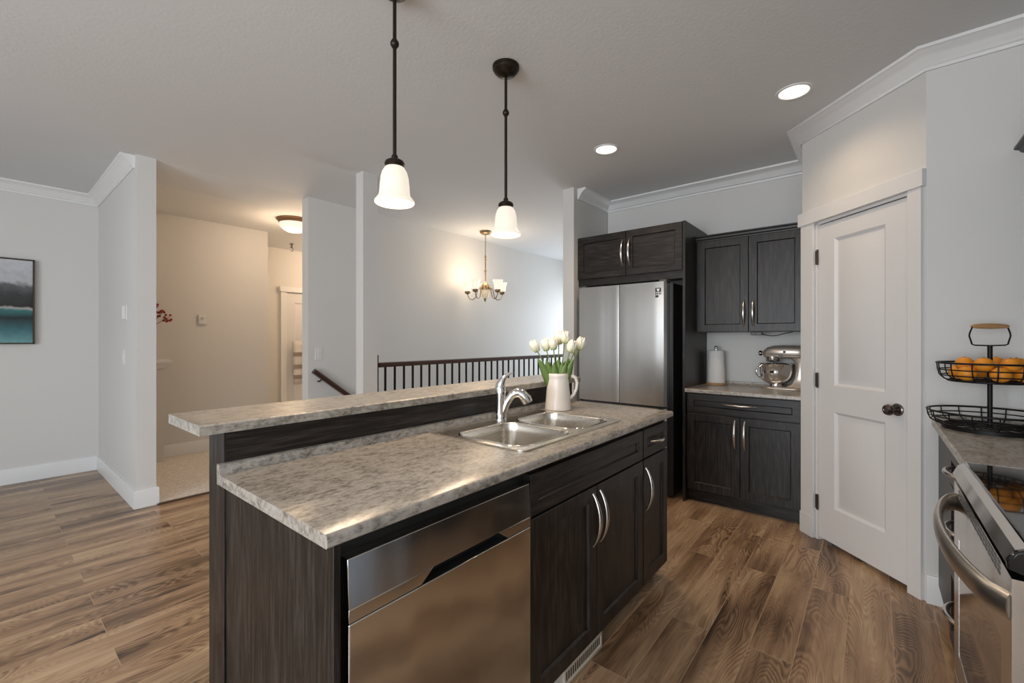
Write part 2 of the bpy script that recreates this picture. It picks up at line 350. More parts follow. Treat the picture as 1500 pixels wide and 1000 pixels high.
for y0, y1, z0, z1 in ((-0.99, -0.5, 0, CE), (2.5, 6.17, 0, CE), (-0.5, 2.5, 0, 0.4), (-0.5, 2.5, 2.3, CE)): rr.box(-4.1, -3.98, y0, y1, z0, z1)
struct(rr.build('wall_rear', M['wall'], smooth=0))
ew = MB()
for y0, y1, z0, z1 in ((2.295, 2.7, 0, CE), (4.2, 4.51, 0, CE), (2.7, 4.2, 0, 0.35), (2.7, 4.2, 2.2, CE)): ew.box(7.2, 7.32, y0, y1, z0, z1)
struct(ew.build('wall_hall_far', M['wall'], smooth=0))
def window(name, fn, w_, z0, z1, nm):
    o = MB()
    for a in [i*w_/nm for i in range(nm+1)]: o.box(a-0.03, a+0.03, 0, 0.05, z0, z1, T=fn)
    o.box(-0.03, w_+0.03, -0.02, 0.06, z0-0.06, z0, T=fn); o.box(-0.03, w_+0.03, 0, 0.05, z1, z1+0.06, T=fn)
    struct(o.build(name, M['trim']))
window('window_1', lambda a, c, z: (-4.03+c, -0.5+a, z), 3.0, 0.4, 2.3, 3)
window('window_2', lambda a, c, z: (-3.0+a, -0.95+c, z), 2.2, 0.6, 2.3, 2)
window('window_3', lambda a, c, z: (7.27-c, 2.7+a, z), 1.5, 0.35, 2.2, 2)
# stair flight going down behind the railing
sf = MB()
for k in range(11): sf.box(2.2+k*0.27, 2.2+(k+1)*0.27+(0.0 if k < 10 else 1.7), 3.46, 4.385, -2.6, -0.18*(k+1))
struct(sf.build('trim_stairs', M['carpet'], smooth=0))
sbox('wall_stair_inner', M['wall'], 2.2, 7.2, 3.44, 3.46, -2.6, -0.12)
# crown, baseboards
crown = [(0, CE-0.098), (0.012, CE-0.098), (0.014, CE-0.083), (0.021, CE-0.079), (0.023, CE-0.070), (0.032, CE-0.062), (0.042, CE-0.045), (0.057, CE-0.030), (0.073, CE-0.022), (0.078, CE-0.016), (0.086, CE-0.014), (0.088, CE), (0, CE)]
struct(sweep(MB(), [(-4, 6.05), (0.785, 6.05), (0.785, 4.45)], crown, -1).build('trim_crown_left', M['trim'], smooth=50))
struct(sweep(MB(), [(3.64, 2.175), (4.245, 2.175), (4.245, 0.372), (P1.x, P1.y), (P2.x, P2.y), (3.013, -0.87), (-4, -0.87)], crown, -1).build('trim_crown_kitchen', M['trim'], smooth=50))
base = [(0, 0), (0.016, 0), (0.016, 0.128), (0.012, 0.138), (0, 0.138)]
struct(sweep(MB(), [(-4, 6.05), (0.785, 6.05), (0.785, 4.41), (0.91, 4.41), (0.91, 5.84)], base, -1).build('baseboard_left', M['trim'], smooth=50))
struct(sweep(MB(), [(1.272, 6.05), (2.395, 6.05), (2.395, 7.0), (2.94, 7.0)], base, -1).build('baseboard_hall', M['trim'], smooth=50))
struct(sweep(MB(), [(3.013, -0.208), (3.013, -0.27)], base, -1).build('baseboard_right', M['trim'], smooth=50))
struct(sweep(MB(), [(2.228, 3.35), (2.088, 3.35), (2.088, 3.46)], base, -1).build('baseboard_post', M['trim'], smooth=50))
struct(sweep(MB(), [(4.24, 2.295), (3.57, 2.295), (3.57, 2.175)], base, 1).build('baseboard_wing', M['trim'], smooth=50))
# ledge half wall with cap in the hall
hl = MB().box(0.91, 1.272, 5.86, 6.05, 0, 1.035); o = struct(hl.build('wall_hall_ledge', M['wall']))
hc = MB()
sweep(hc, [(0.91, 5.86), (1.272, 5.86), (1.272, 6.05)], [(0, 1.0), (0.012, 1.0), (0.018, 1.02), (0.035, 1.035), (0.045, 1.055), (0.06, 1.06), (0.06, 1.09), (0, 1.09)], -1)
hc.box(0.91, 1.272, 5.86, 6.05, 1.036, 1.09)
struct(hc.build('trim_ledge_cap', M['trim']))
# ------------------------------------------------------------------ pantry door
dr = bpy.data.objects.new('door_1', None); C.objects.link(dr); dr.location = TD(0.14, 0, 0); OFF['door_1'] = Vector(dr.location); dr['kind'] = 'structure'
A0, A1, DZ0, DZ1 = 0.138, 0.735, 0.025, 2.052
def TP(a, b, c): return TD(a, b, c-0.036)          # door face sits a little behind the wall face
sl = MB()
pan = ((0.262, 0.604, 1.020, 1.945), (0.262, 0.604, 0.245, 0.855))
T2 = lambda a, c, z: TP(a, z, c)
sl.box(A0, pan[0][0], 0, 0.034, DZ0, DZ1, T=T2); sl.box(pan[0][1], A1, 0, 0.034, DZ0, DZ1, T=T2)
for z0, z1 in ((DZ0, 0.245), (0.855, 1.020), (1.945, DZ1)): sl.box(pan[0][0], pan[0][1], 0, 0.034, z0, z1, T=T2)
sl.build('door_slab', M['door'], dr, smooth=0)
for a0, a1, z0, z1 in pan:
    MB().loops(lambda i, j, c: TP(a0+i, z0+j, c), a1-a0, z1-z0, [(0, 0), (0, 0.034), (0.016, 0.022), (0.024, 0.022), (0.050, 0.031)]).build('raised_panel', M['door'], dr, smooth=20)
kz = 0.935; ka = 0.675
kn = MB().lathe([(0.033, 0), (0.033, 0.006), (0.028, 0.011), (0.012, 0.012), (0.011, 0.028), (0.016, 0.034), (0.027, 0.044), (0.030, 0.056), (0.026, 0.066), (0.014, 0.071), (0.012, 0.069), (0.004, 0.069)], TP(ka, kz, 0.034), 32, axis=(DN.x, DN.y, 0))
kn.build('door_knob', M['hinge'], dr)
for hz in (1.848, 1.044, 0.247):
    hg = MB(); hg.box(0.118, 0.140, 0.030, 0.041, hz-0.045, hz+0.045, T=T2)
    hg.tube([TP(0.139, hz-0.05, 0.043), TP(0.139, hz+0.05, 0.043)], 0.006)
    hg.build('hinge', M['hinge'], dr)
ca = MB(); T3 = lambda a, c, z: TD(a, z, c)
ca.box(0.006, 0.112, 0, 0.018, 0.0, 2.082, T=T3); ca.box(0.742, 0.812, 0, 0.018, 0, 2.078, T=T3)
ca.box(-0.012, 0.825, 0, 0.026, 2.078, 2.165, T=T3)
ca.box(0.112, 0.135, -0.12, 0.0, 0, 2.075, T=T3); ca.box(0.738, 0.742, -0.12, 0.0, 0, 2.075, T=T3); ca.box(0.112, 0.742, -0.12, 0.0, 2.060, 2.078, T=T3)
ca.box(0.0, 0.110, 0, 0.021, 0, 0.14, T=T3)
struct(ca.build('trim_door_casing', M['door'], bevel=0.0015))
sbox('wall_pantry_back', M['black'], 3.45, 3.47, -0.5, 0.2, 0, 2.1)
# hall door
d2 = bpy.data.objects.new('door_2', None); C.objects.link(d2); d2.location = (3.03, 7, 0); OFF['door_2'] = Vector((3.03, 7, 0)); d2['kind'] = 'structure'
T2 = lambda a, c, z: (a, 7.0-c, z)
s2 = MB(); s2.box(3.03, 3.15, 0, 0.03, 0.01, 2.02, T=T2); s2.box(3.62, 3.75, 0, 0.03, 0.01, 2.02, T=T2)
for z0, z1 in ((0.01, 0.25), (0.85, 1.02), (1.88, 2.02)): s2.box(3.15, 3.62, 0, 0.03, z0, z1, T=T2)
s2.build('door_slab', M['door'], d2, smooth=0)
for z0, z1 in ((0.25, 0.85), (1.02, 1.88)):
    MB().loops(lambda i, j, c: (3.15+i, 7-c, z0+j), 0.47, z1-z0, [(0, 0.001), (0, 0.03), (0.016, 0.018), (0.05, 0.026)]).build('raised_panel', M['door'], d2, smooth=20)
cs = MB(); cs.box(2.945, 3.03, 0, 0.04, 0, 2.04, T=T2); cs.box(3.75, 3.84, 0, 0.04, 0, 2.04, T=T2); cs.box(2.925, 3.86, 0, 0.05, 2.04, 2.12, T=T2)
struct(cs.build('trim_hall_casing', M['trim'], bevel=0.002))
# ------------------------------------------------------------------ cabinet helpers
def shaker(name, T, w_, h_, mat, parent, fw=0.058, t=0.02):
    return MB().loops(T, w_, h_, [(0, 0), (0, t-0.002), (0.002, t), (fw, t), (fw+0.003, t-0.004), (fw+0.006, t-0.010)]).build(name, mat, parent, smooth=20)
def pull(T, a, b, length, vertical, parent, c0=0.02):
    pts = []; rr = []
    for k in range(15):
        q = k/14; s = (q-0.5)*length; d = c0 - 0.002 + 0.034*math.sin(math.pi*q)**0.75
        pts.append(T(a, b+s, d) if vertical else T(a+s, b, d)); rr.append(0.0045+0.0042*math.sin(math.pi*q))
    return MB().tube(pts, rr, 10, flat=1.25).build('bow_pull', M['satin'], parent, smooth=60)
# ------------------------------------------------------------------ island
IX = 0.474; FY = 0.90       # end plane, cabinet box front
kw = MB().box(IX, 2.435, 1.497, 1.630, 0, 1.036)
kw_ = thing('bar_half_wall', 'dark stained oak half wall carrying the raised bar top behind the sink', 'half wall', (1.45, 1.56, 0))
kw.build('panel', M['wood_x'], kw_, smooth=0)
MB().box(IX-0.004, IX, 1.497, 1.630, 0, 1.036).build('end_trim', M['wood'], kw_, smooth=0)
ep = thing('island_end_panel', 'tall dark oak end panel closing the island beside the dishwasher', 'panel', (0.485, 1.18, 0))
MB().box(IX, 0.490, 0.872, 1.495, 0, 0.8835).build('panel', M['wood'], ep, bevel=0.001)
bt = MB().rings([[(x, 1.463, 1.037), (x, 1.775, 1.037), (x, 1.775, 1.067), (x, 1.467, 1.067), (x, 1.463, 1.063)] for x in (0.398, 2.483)])
tag(bt.build('bar_top', M['lam'], smooth=0), 'raised mottled grey laminate bar top on the dark half wall', 'worktop')
# lower worktop: front strip, back strip and sides around the sink hole, rolled nose and coved upstand
SX0, SX1, SY0, SY1 = 1.232, 1.972, 0.962, 1.432
ct = MB(); Z0, Z1 = 0.884, 0.914
nose = [(0.875, Z0), (0.857, Z0), (0.852, Z0+0.004), (0.851, Z0+0.018), (0.854, Z1-0.004), (0.860, Z1), (SY0, Z1), (SY0, Z0)]
ct.rings([[(x, y, z) for y, z in nose] for x in (0.450, 2.444)])
back = [(SY1, Z0), (SY1, Z1), (1.462, Z1), (1.470, Z1+0.003), (1.474, Z1+0.010), (1.476, Z1+0.026), (1.480, Z1+0.029), (1.495, Z1+0.029), (1.495, Z0)]
ct.rings([[(x, y, z) for y, z in back] for x in (0.450, 2.444)])
ct.box(0.450, SX0, SY0, SY1, Z0, Z1); ct.box(SX1, 2.444, SY0, SY1, Z0, Z1)
tag(ct.build('island_worktop', M['lam'], smooth=40), 'lower mottled grey laminate worktop holding the double sink', 'worktop')
# sink cabinet + narrow cabinet
TI = lambda a, b, c: (a, FY-c, b)
def TIo(x0, z0): return lambda a, b, c: (x0+a, FY-c, z0+b)
sc_ = thing('sink_cabinet', 'wide dark oak cabinet with two doors and false front under the sink', 'cabinet', (1.63, 1.15, 0))
bd = MB(); bd.box(1.168, 1.186, FY, 1.49, 0.09, 0.8835); bd.box(2.085, 2.102, FY, 1.49, 0.09, 0.8835); bd.box(1.186, 2.085, FY, 1.49, 0.09, 0.108); bd.box(1.186, 2.085, 1.47, 1.49, 0.108, 0.8835); bd.box(1.186, 2.085, FY, FY+0.02, 0.845, 0.8835); bd.box(1.186, 2.085, FY, FY+0.02, 0.69, 0.72)
bd.build('body', M['wood'], sc_, smooth=0)
MB().box(1.168, 2.102, FY+0.055, FY+0.07, 0, 0.09).build('toe_kick', M['wood_x'], sc_, smooth=0)
shaker('false_front', TIo(1.172, 0.716), 0.925, 0.142, M['wood_x'], sc_, 0.046)
da = shaker('door', TIo(1.172, 0.083), 0.452, 0.624, M['wood'], sc_); pull(TIo(1.172, 0.083), 0.425, 0.49, 0.215, True, da)
db = shaker('door', TIo(1.629, 0.083), 0.468, 0.624, M['wood'], sc_); pull(TIo(1.629, 0.083), 0.028, 0.49, 0.215, True, db)
nc = thing('narrow_cabinet', 'narrow dark oak cabinet at the island end with one drawer over a door', 'cabinet', (2.27, 1.15, 0))
MB().box(2.103, 2.432, FY, 1.49, 0.09, 0.8835).build('body', M['wood'], nc, bevel=0.001)
MB().box(2.103, 2.428, FY+0.055, 1.49, 0, 0.09).build('toe_kick', M['wood_x'], nc, smooth=0)
d = shaker('drawer', TIo(2.106, 0.716), 0.324, 0.142, M['wood_x'], nc, 0.046); pull(TIo(2.106, 0.716), 0.162, 0.071, 0.15, False, d)
d = shaker('door', TIo(2.106, 0.083), 0.324, 0.624, M['wood'], nc); pull(TIo(2.106, 0.083), 0.03, 0.475, 0.215, True, d)
tv = thing('toe_vent', 'cream metal floor-level vent grille in the island toe kick', 'vent', (1.55, FY-0.01, 0.0))
v = MB(); v.loops(lambda a, b, c: (1.39+a, FY+0.0545-c, 0.002+b), 0.30, 0.072, [(0, 0), (0, 0.060), (0.004, 0.066), (0.014, 0.066), (0.016, 0.062)])
v.build('frame', M['grout'], tv, smooth=20)
v = MB()
for k in range(17): v.box(1.410+k*0.016, 1.417+k*0.016, FY-0.0085, FY-0.006, 0.022, 0.054)
v.build('slats', M['black'], tv, smooth=0)
# dishwasher
dw = thing('dishwasher', 'stainless steel dishwasher with pocket handle built into the island', 'dishwasher', (0.83, 1.15, 0))
X0, X1, DY = 0.507, 1.156, 0.868
MB().box(0.494, 1.164, FY+0.01, 1.46, 0.09, 0.862).build('tub', M['black'], dw, smooth=0)
MB().box(0.494, 1.164, FY+0.06, FY+0.08, 0.0, 0.09).build('toe_kick', M['black'], dw, smooth=0)
PZ = 0.698
MB().box(X0, X1, DY, FY+0.01, 0.10, PZ-0.002).build('door_panel', M['steel'], dw, bevel=0.003)
cp = MB(); HX0, HX1 = 0.722, 1.022
cp.rings([[(x, DY, PZ+0.030), (x, FY+0.01, PZ+0.030), (x, FY+0.01, 0.836), (x, DY+0.006, 0.836)] for x in (X0, X1)])
for xa, lo_, hi_ in ((X0, HX0-0.018, HX0+0.022), (X1, HX1+0.018, HX1-0.022)):
    cp.rings([[(xa, y, PZ), (lo_, y, PZ), (hi_, y, PZ+0.030), (xa, y, PZ+0.030)] for y in (DY, FY+0.01)])
cp.build('control_panel', M['steel'], dw, bevel=0.002)
pk = MB().rings([[(HX0-0.018, DY+0.003, PZ), (HX1+0.018, DY+0.003, PZ), (HX1-0.022, DY+0.003, PZ+0.03), (HX0+0.022, DY+0.003, PZ+0.03)], [(HX0+0.005, DY+0.03, PZ+0.004), (HX1-0.005, DY+0.03, PZ+0.004), (HX1-0.03, DY+0.03, PZ+0.03), (HX0+0.03, DY+0.03, PZ+0.03)]], cap0=False)
pk.build('pocket_handle', M['black'], dw, smooth=0)
# ------------------------------------------------------------------ sink
def rrect(x0, x1, y0, y1, r, z, n=6):
    p = []
    for cx, cy, a in ((x1-r, y1-r, 0), (x0+r, y1-r, 90), (x0+r, y0+r, 180), (x1-r, y0+r, 270)):
        for k in range(n+1):
            t = math.radians(a+90*k/n); p.append((cx+r*math.cos(t), cy+r*math.sin(t), z))
    return p
sk = thing('kitchen_sink', 'double bowl stainless steel drop-in sink set in the island worktop', 'sink', (1.605, 1.2, 0.914))
B = ((1.246, 1.603, 0.976, 1.338), (1.645, 1.957, 0.984, 1.352))
zr = 0.9185
def grid_fill(mb, xs, ys, holes, z):
    for i in range(len(xs)-1):
        for j in range(len(ys)-1):
            cx, cy = (xs[i]+xs[i+1])/2, (ys[j]+ys[j+1])/2
            if any(h[0] < cx < h[1] and h[2] < cy < h[3] for h in holes): continue
            mb.add([(xs[i], ys[j], z), (xs[i+1], ys[j], z), (xs[i+1], ys[j+1], z), (xs[i], ys[j+1], z)], [(0, 1, 2, 3)])
bmr = bmesh.new()
def face_with_holes(name, outer, holes, z, mat, parent, lip):
    # planar deck with rounded holes through a 2-D curve fill
    cu = bpy.data.curves.new(name, 'CURVE'); cu.dimensions = '2D'; cu.fill_mode = 'BOTH'; cu.extrude = lip
    for lp in [outer]+holes:
        s = cu.splines.new('POLY'); s.points.add(len(lp)-1); s.use_cyclic_u = True
        for k, p in enumerate(lp): s.points[k].co = (p[0], p[1], 0, 1)
    tmp = bpy.data.objects.new(name, cu); C.objects.link(tmp)
    bpy.context.view_layer.update()
    me = bpy.data.meshes.new_from_object(tmp.evaluated_get(bpy.context.evaluated_depsgraph_get()))
    bpy.data.objects.remove(tmp)
    off = OFF[parent.name] if parent else Vector()
    for v_ in me.vertices: v_.co = Vector((v_.co.x, v_.co.y, v_.co.z+z)) - off
    me.materials.clear(); me.materials.append(mat)
    o = bpy.data.objects.new(name, me); C.objects.link(o); o.parent = parent; OFF[o.name] = off
    d = o.modifiers.new('bevel', 'BEVEL'); d.width = 0.0025; d.segments = 2; d.limit_method = 'ANGLE'
    return o
face_with_holes('rim', rrect(1.212, 1.992, 0.942, 1.452, 0.03, 0), [rrect(*b, 0.065, 0) for b in B], 0.9172, M['steel_sink'], sk, 0.0025)
for b in B:
    MB().rings([rrect(b[0]+i, b[1]-i, b[2]+i, b[3]-i, 0.065-i, z) for i, z in ((-0.007, 0.9185), (-0.005, 0.9215), (-0.001, 0.9225), (0.002, 0.921), (0.004, 0.916))], cap0=False, cap1=False).build('rim_bead', M['steel_rim'], sk, smooth=60)
    lv = [(0.002, 0.9195, 0.065), (0.003, 0.9165, 0.065), (0.006, 0.88, 0.065), (0.012, 0.76, 0.06), (0.022, 0.738, 0.055), (0.045, 0.730, 0.05), (0.12, 0.727, 0.03)]
    rg = [rrect(b[0]+i, b[1]-i, b[2]+i, b[3]-i, r, z) for i, z, r in lv]
    q = MB().rings(rg, cap0=False).build('bowl', M['steel_sink'], sk, smooth=60, solid=0.0012)
    cx, cy = (b[0]+b[1])/2, (b[2]+b[3])/2
    MB().lathe([(0.045, 0.728), (0.045, 0.7305), (0.034, 0.7305), (0.030, 0.728)], (cx, cy, 0)).build('drain', M['chrome'], sk)
for x, y in ((1.2535, 1.24), (1.6525, 1.25)):
    q = MB()
    for k in range(4): q.box(x, x+0.0008, y-0.014+k*0.008, y-0.009+k*0.008, 0.895, 0.901)
    q.box(x, x+0.0008, y-0.004, y+0.004, 0.885, 0.891)
    q.build('stamped_mark', M['grey'], sk, smooth=0)
# ------------------------------------------------------------------ faucet
fc = thing('faucet', 'chrome single lever kitchen faucet standing behind the sink bowls', 'faucet', (1.617, 1.395, 0.92))
FX, FYc, FZ = 1.617, 1.398, 0.9195
rv = Vector((math.sin(TH), -math.cos(TH)))     # roughly screen-right on plan
def FP(a, z, b=0.0): return (FX+rv.x*a+math.cos(TH)*b, FYc+rv.y*a+math.sin(TH)*b, FZ+z)
MB().lathe([(0.030, 0), (0.030, 0.006), (0.026, 0.012), (0.0245, 0.03), (0.023, 0.10), (0.026, 0.125), (0.0265, 0.145), (0.022, 0.168), (0.012, 0.178), (0.002, 0.180)], (FX, FYc, FZ)).build('valve_body', M['chrome'], fc)
MB().tube([FP(-0.004, 0.150), FP(0.000, 0.172), FP(0.010, 0.195), FP(0.026, 0.214), FP(0.044, 0.224), FP(0.062, 0.231)], [0.024, 0.0225, 0.016, 0.010, 0.0065, 0.004], 14).build('lever', M['chrome'], fc, smooth=60)
MB().tube([FP(0.004, 0.006), FP(0.014, 0.045), FP(0.030, 0.085), FP(0.054, 0.120), FP(0.082, 0.133), FP(0.106, 0.122), FP(0.124, 0.100), FP(0.131, 0.084)], [0.023, 0.021, 0.0195, 0.020, 0.0225, 0.026, 0.0275, 0.025], 18).build('spout', M['chrome'], fc, smooth=60)
MB().lathe([(0.018, -0.004), (0.018, 0.001), (0.013, 0.002)], FP(0.1315, 0.082), 20, axis=(rv.x*0.4, rv.y*0.4, -0.9)).build('spray_face', M['grey'], fc)
# ------------------------------------------------------------------ pitcher and tulips
PX, PY, PZb = 2.092, 1.378, 0.9145
pt = thing('pitcher', 'white ceramic pitcher full of tulips on the worktop beyond the sink', 'pitcher', (PX, PY, PZb))
MB().lathe([(0.066, 0), (0.0735, 0.002), (0.0735, 0.010), (0.0715, 0.03), (0.066, 0.10), (0.060, 0.165), (0.0585, 0.180), (0.061, 0.188), (0.0605, 0.203), (0.058, 0.205), (0.055, 0.200), (0.054, 0.18), (0.060, 0.10), (0.064, 0.02), (0.002, 0.015)], (PX, PY, PZb), 48, caps=False).build('body', M['ceramic'], pt, smooth=50)
def PP(a, b, z): return (PX+rv.x*a+math.cos(TH)*b, PY+rv.y*a+math.sin(TH)*b, PZb+z)
MB().tube([PP(0.055, 0, 0.188), PP(0.075, 0, 0.192), PP(0.098, 0, 0.180), PP(0.108, 0, 0.150), PP(0.104, 0, 0.115), PP(0.090, 0, 0.085), PP(0.066, 0, 0.062)], [0.010, 0.011, 0.010, 0.009, 0.009, 0.009, 0.010], 12, flat=1.3).build('handle', M['ceramic'], pt, smooth=60)
def petal(mb, base, ax, ang, r, hgt, open_=0.0):
    q = Vector((0, 0, 1)).rotation_difference(ax); rows = []
    for k in range(8):
        t = k/7
        rad = r*(0.22+0.95*math.sin(math.pi*min(1, 0.10+t*0.62))**0.8 - 0.42*t**3) + open_*t*t*r
        wid = 1.15*math.sin(math.pi*(0.12+0.80*t))**0.7
        row = []
        for j in range(7):
            u = (j/6-0.5)*2; a = ang+u*wid*1.0
            rr_ = rad*(1-0.05*u*u)
            zz = hgt*(t - 0.10*abs(u)**2.5*t*t)
            row.append(base + q @ Vector((rr_*math.cos(a), rr_*math.sin(a), zz)))
        rows.append(row)
    mb.rings(rows, close=False, cap0=False, cap1=False)
# offsets along screen-right (a), depth (b), bloom centre height above the pitcher foot, lean, label
TU = [(-0.133, 0.00, 0.358, -0.55, 'white tulip drooping furthest left of the bunch in the pitcher'),
      (-0.069, 0.02, 0.366, -0.15, 'slim white tulip second from the left of the bunch'),
      (-0.030, -0.03, 0.372, -0.05, 'pinkish white tulip just left of the bunch centre'),
      (0.008, 0.03, 0.406, 0.02, 'tallest white tulip at the middle of the bunch'),
      (0.040, 0.00, 0.409, 0.05, 'tall white tulip right beside the tallest one of the bunch'),
      (0.072, -0.04, 0.358, 0.35, 'broad white tulip leaning right, below the tall middle pair'),
      (0.128, 0.00, 0.374, 0.22, 'white tulip furthest right, in front of the refrigerator'),
      (0.106, 0.05, 0.350, 0.25, 'white tulip half hidden behind the rightmost bloom')]
for k, (a, b, zc, lean, lab) in enumerate(TU):
    t = thing('tulip', lab, 'tulip', PP(a*0.15, b*0.15, 0.03), 'white tulips in the pitcher')
    ax = Vector((rv.x*lean, rv.y*lean, 1)).normalized(); hg = random.uniform(0.070, 0.080); rd = random.uniform(0.024, 0.028)
    bc = Vector(PP(a, b, zc)) - ax*hg*0.5
    m = MB(); a0 = random.random()*6
    for j in range(3): petal(m, bc, ax, a0+j*2.094, rd*0.92, hg*0.97)
    for j in range(3): petal(m, bc, ax, a0+1.047+j*2.094, rd, hg, 0.06)
    m.build('bloom', M['petal'], t, smooth=80, solid=0.0015)
    s0 = Vector(PP(a*0.12, b*0.15, 0.03)); s1 = Vector(PP(a*0.34, b*0.4, 0.205)); pts = []
    for j in range(9):
        u = j/8; pts.append(s0*(1-u)**2 + s1*2*u*(1-u)*0.5 + s1*2*u*(1-u)*0.5 + (bc+ax*0.004)*u*u)
    MB().tube(pts, 0.0030, 8).build('stem', M['stem'], t, smooth=60)
    for j in range(2 if k in (2, 3, 5) else 1):
        la = a*0.9 + (j-0.3)*0.05 + random.uniform(-0.012, 0.012); top = random.uniform(0.262, 0.312); bb = -0.035+0.02*j+b*0.3
        rows = []
        for i in range(9):
            u = i/8; wv = 0.030*math.sin(math.pi*(0.14+0.86*u))**0.8+0.0006
            cc = Vector(PP(la*0.25+la*0.55*u**1.6, bb*0.5-0.02*u, 0.10+(top-0.10)*u)); nn = Vector((rv.x, rv.y, 0))
            dp = Vector((math.cos(TH), math.sin(TH), 0))
            rows.append([cc-nn*wv+dp*wv*0.5, cc-nn*wv*0.5+dp*wv*0.12, cc, cc+nn*wv*0.5+dp*wv*0.12, cc+nn*wv+dp*wv*0.5])
        MB().rings(rows, close=False, cap0=False, cap1=False).build('leaf', M['leaf'], t, smooth=80, solid=0.0012)
# ------------------------------------------------------------------ refrigerator
fr = thing('refrigerator', 'stainless steel french door refrigerator between the wing wall and dark panel', 'refrigerator', (3.9, 1.705, 0))
RX = 3.555; RY0, RY1, RS = 1.298, 2.125, 1.708
MB().box(RX+0.075, 4.235, 1.265, 2.135, 0.02, 1.775).build('case', M['black'], fr, bevel=0.004)
def fdoor(name, y0, y1, z0, z1):
    n = 22; rg = []
    rnd = lambda u: 0.018 if (y0+u*(y1-y0) < RY0+0.05 or y0+u*(y1-y0) > RY1-0.05) else 0.0015
    for z in (z0, z1):
        row = []
        for k in range(n+1):
            u = k/n; e = min(u, 1-u)*(y1-y0)
            row.append((RX+0.0035*(abs(2*u-1)**2.2)+0.9*max(0, rnd(u)-e)**2/rnd(u), y0+u*(y1-y0), z))
        row += [(RX+0.068, y1, z), (RX+0.068, y0, z)]
        rg.append(row)
    return MB().rings(rg).build(name, M['steel_y'], fr, smooth=35)
fdoor('left_door', RS+0.0025, RY1, 0.760, 1.785); rd_ = fdoor('right_door', RY0, RS-0.0025, 0.760, 1.785); fdoor('freezer_drawer', RY0, RY1, 0.09, 0.742)
MB().box(RX+0.068, RX+0.075, RY0+0.01, RY1-0.01, 0.09, 1.775).build('gasket', M['grey'], fr, smooth=0)
for y in (1.335, 2.085): MB().box(RX+0.03, RX+0.13, y-0.03, y+0.03, 1.786, 1.803).build('hinge_cover', M['grey'], fr, bevel=0.004)
MB().lathe([(0.009, 0), (0.009, 0.003), (0.004, 0.004)], (RX+0.0005, 1.905, 1.390), 20, axis=(-1, 0, 0)).build('round_badge', M['satin'], fr)
sg = MB(); Ys = 1.362; xs_ = RX+0.0022
sg.box(xs_-0.0012, xs_+0.004, Ys-0.024, Ys+0.024, 1.700, 1.734)
for k, (y0, y1) in enumerate(((-0.024, -0.006), (0.0, 0.024))): sg.box(xs_-0.0012, xs_+0.004, Ys+y0, Ys+y1, 1.680, 1.694)
sg.box(xs_-0.0012, xs_+0.004, Ys-0.002, Ys+0.024, 1.656, 1.674)
q = sg.build('sticker', M['navy'], fr, smooth=0); q['label'] = 'navy and white square sticker'
sh = MB().rings([[(x, Ys+y*0.011, 1.717+z*0.013) for y, z in ((-1, 1), (-0.3, 0.7), (0.3, 0.7), (1, 1), (1, -0.1), (0.5, -0.8), (0, -1), (-0.5, -0.8), (-1, -0.1))] for x in (xs_-0.0022, xs_-0.001)])
for k in range(3): sh.box(xs_-0.0020, xs_-0.001, Ys-0.02+k*0.014, Ys-0.012+k*0.014, 1.685, 1.689)
sh.build('emblem', M['white'], q, smooth=0)
# side panels, over-fridge cabinet
pn = thing('fridge_panel', 'full height dark oak side panel right of the refrigerator', 'panel', (3.95, 1.19, 0))
MB().box(3.64, 4.243, 1.172, 1.193, 0, 2.275).build('panel', M['wood'], pn, bevel=0.001)
CX = 3.655
oc = thing('bridge_cabinet', 'short dark oak two-door cabinet above the refrigerator', 'cabinet', (3.95, 1.68, 1.82))
bd = MB(); bd.box(CX, 4.243, 1.194, 2.172, 1.872, 2.272); bd.box(CX-0.001, CX+0.02, 1.194, 2.172, 1.812, 1.872)
bd.build('body', M['wood_y'], oc, smooth=0)
def TF(x, y1, z0): return lambda a, b, c: (x-c, y1-a, z0+b)
d = shaker('door', TF(CX, 2.171, 1.876), 0.486, 0.394, M['wood_y'], oc); pull(TF(CX, 2.171, 1.876), 0.455, 0.205, 0.225, True, d)
d = shaker('door', TF(CX, 1.681, 1.876), 0.486, 0.394, M['wood_y'], oc); pull(TF(CX, 1.681, 1.876), 0.031, 0.205, 0.225, True, d)
# wall cabinet
UX = 3.935
uc = thing('wall_cabinet', 'dark oak two-door wall cabinet above the mixer', 'cabinet', (4.08, 0.77, 1.372))
bd = MB().box(UX, 4.243, 0.378, 1.170, 1.372, 2.14); bd.build('body', M['wood'], uc, smooth=0)
cm = MB(); sweep(cm, [(UX, 1.170), (UX, 0.378)], [(0, 2.14), (0.018, 2.14), (0.020, 2.148), (0.030, 2.155), (0.034, 2.170), (0.044, 2.176), (0.044, 2.186), (-0.30, 2.186), (-0.30, 2.14)], -1)
cm.build('crown_mould', M['black'], uc, smooth=0)
d = shaker('door', TF(UX, 1.157, 1.374), 0.389, 0.764, M['wood'], uc); pull(TF(UX, 1.157, 1.374), 0.357, 0.15, 0.215, True, d)
d = shaker('door', TF(UX, 0.765, 1.374), 0.372, 0.764, M['wood'], uc); pull(TF(UX, 0.765, 1.374), 0.032, 0.15, 0.215, True, d)
ad = thing('cabinet_light_switch', 'small black switch box with cord fixed below the wall cabinet', 'switch', (4.0, 0.73, 1.36))
MB().box(3.99, 4.03, 0.685, 0.765, 1.345, 1.3715).build('box', M['black'], ad, bevel=0.003)
MB().lathe([(0.006, 0), (0.006, 0.003), (0.002, 0.004)], (3.99, 0.73, 1.358), 16, axis=(-1, 0, 0)).build('button', M['grey'], ad)
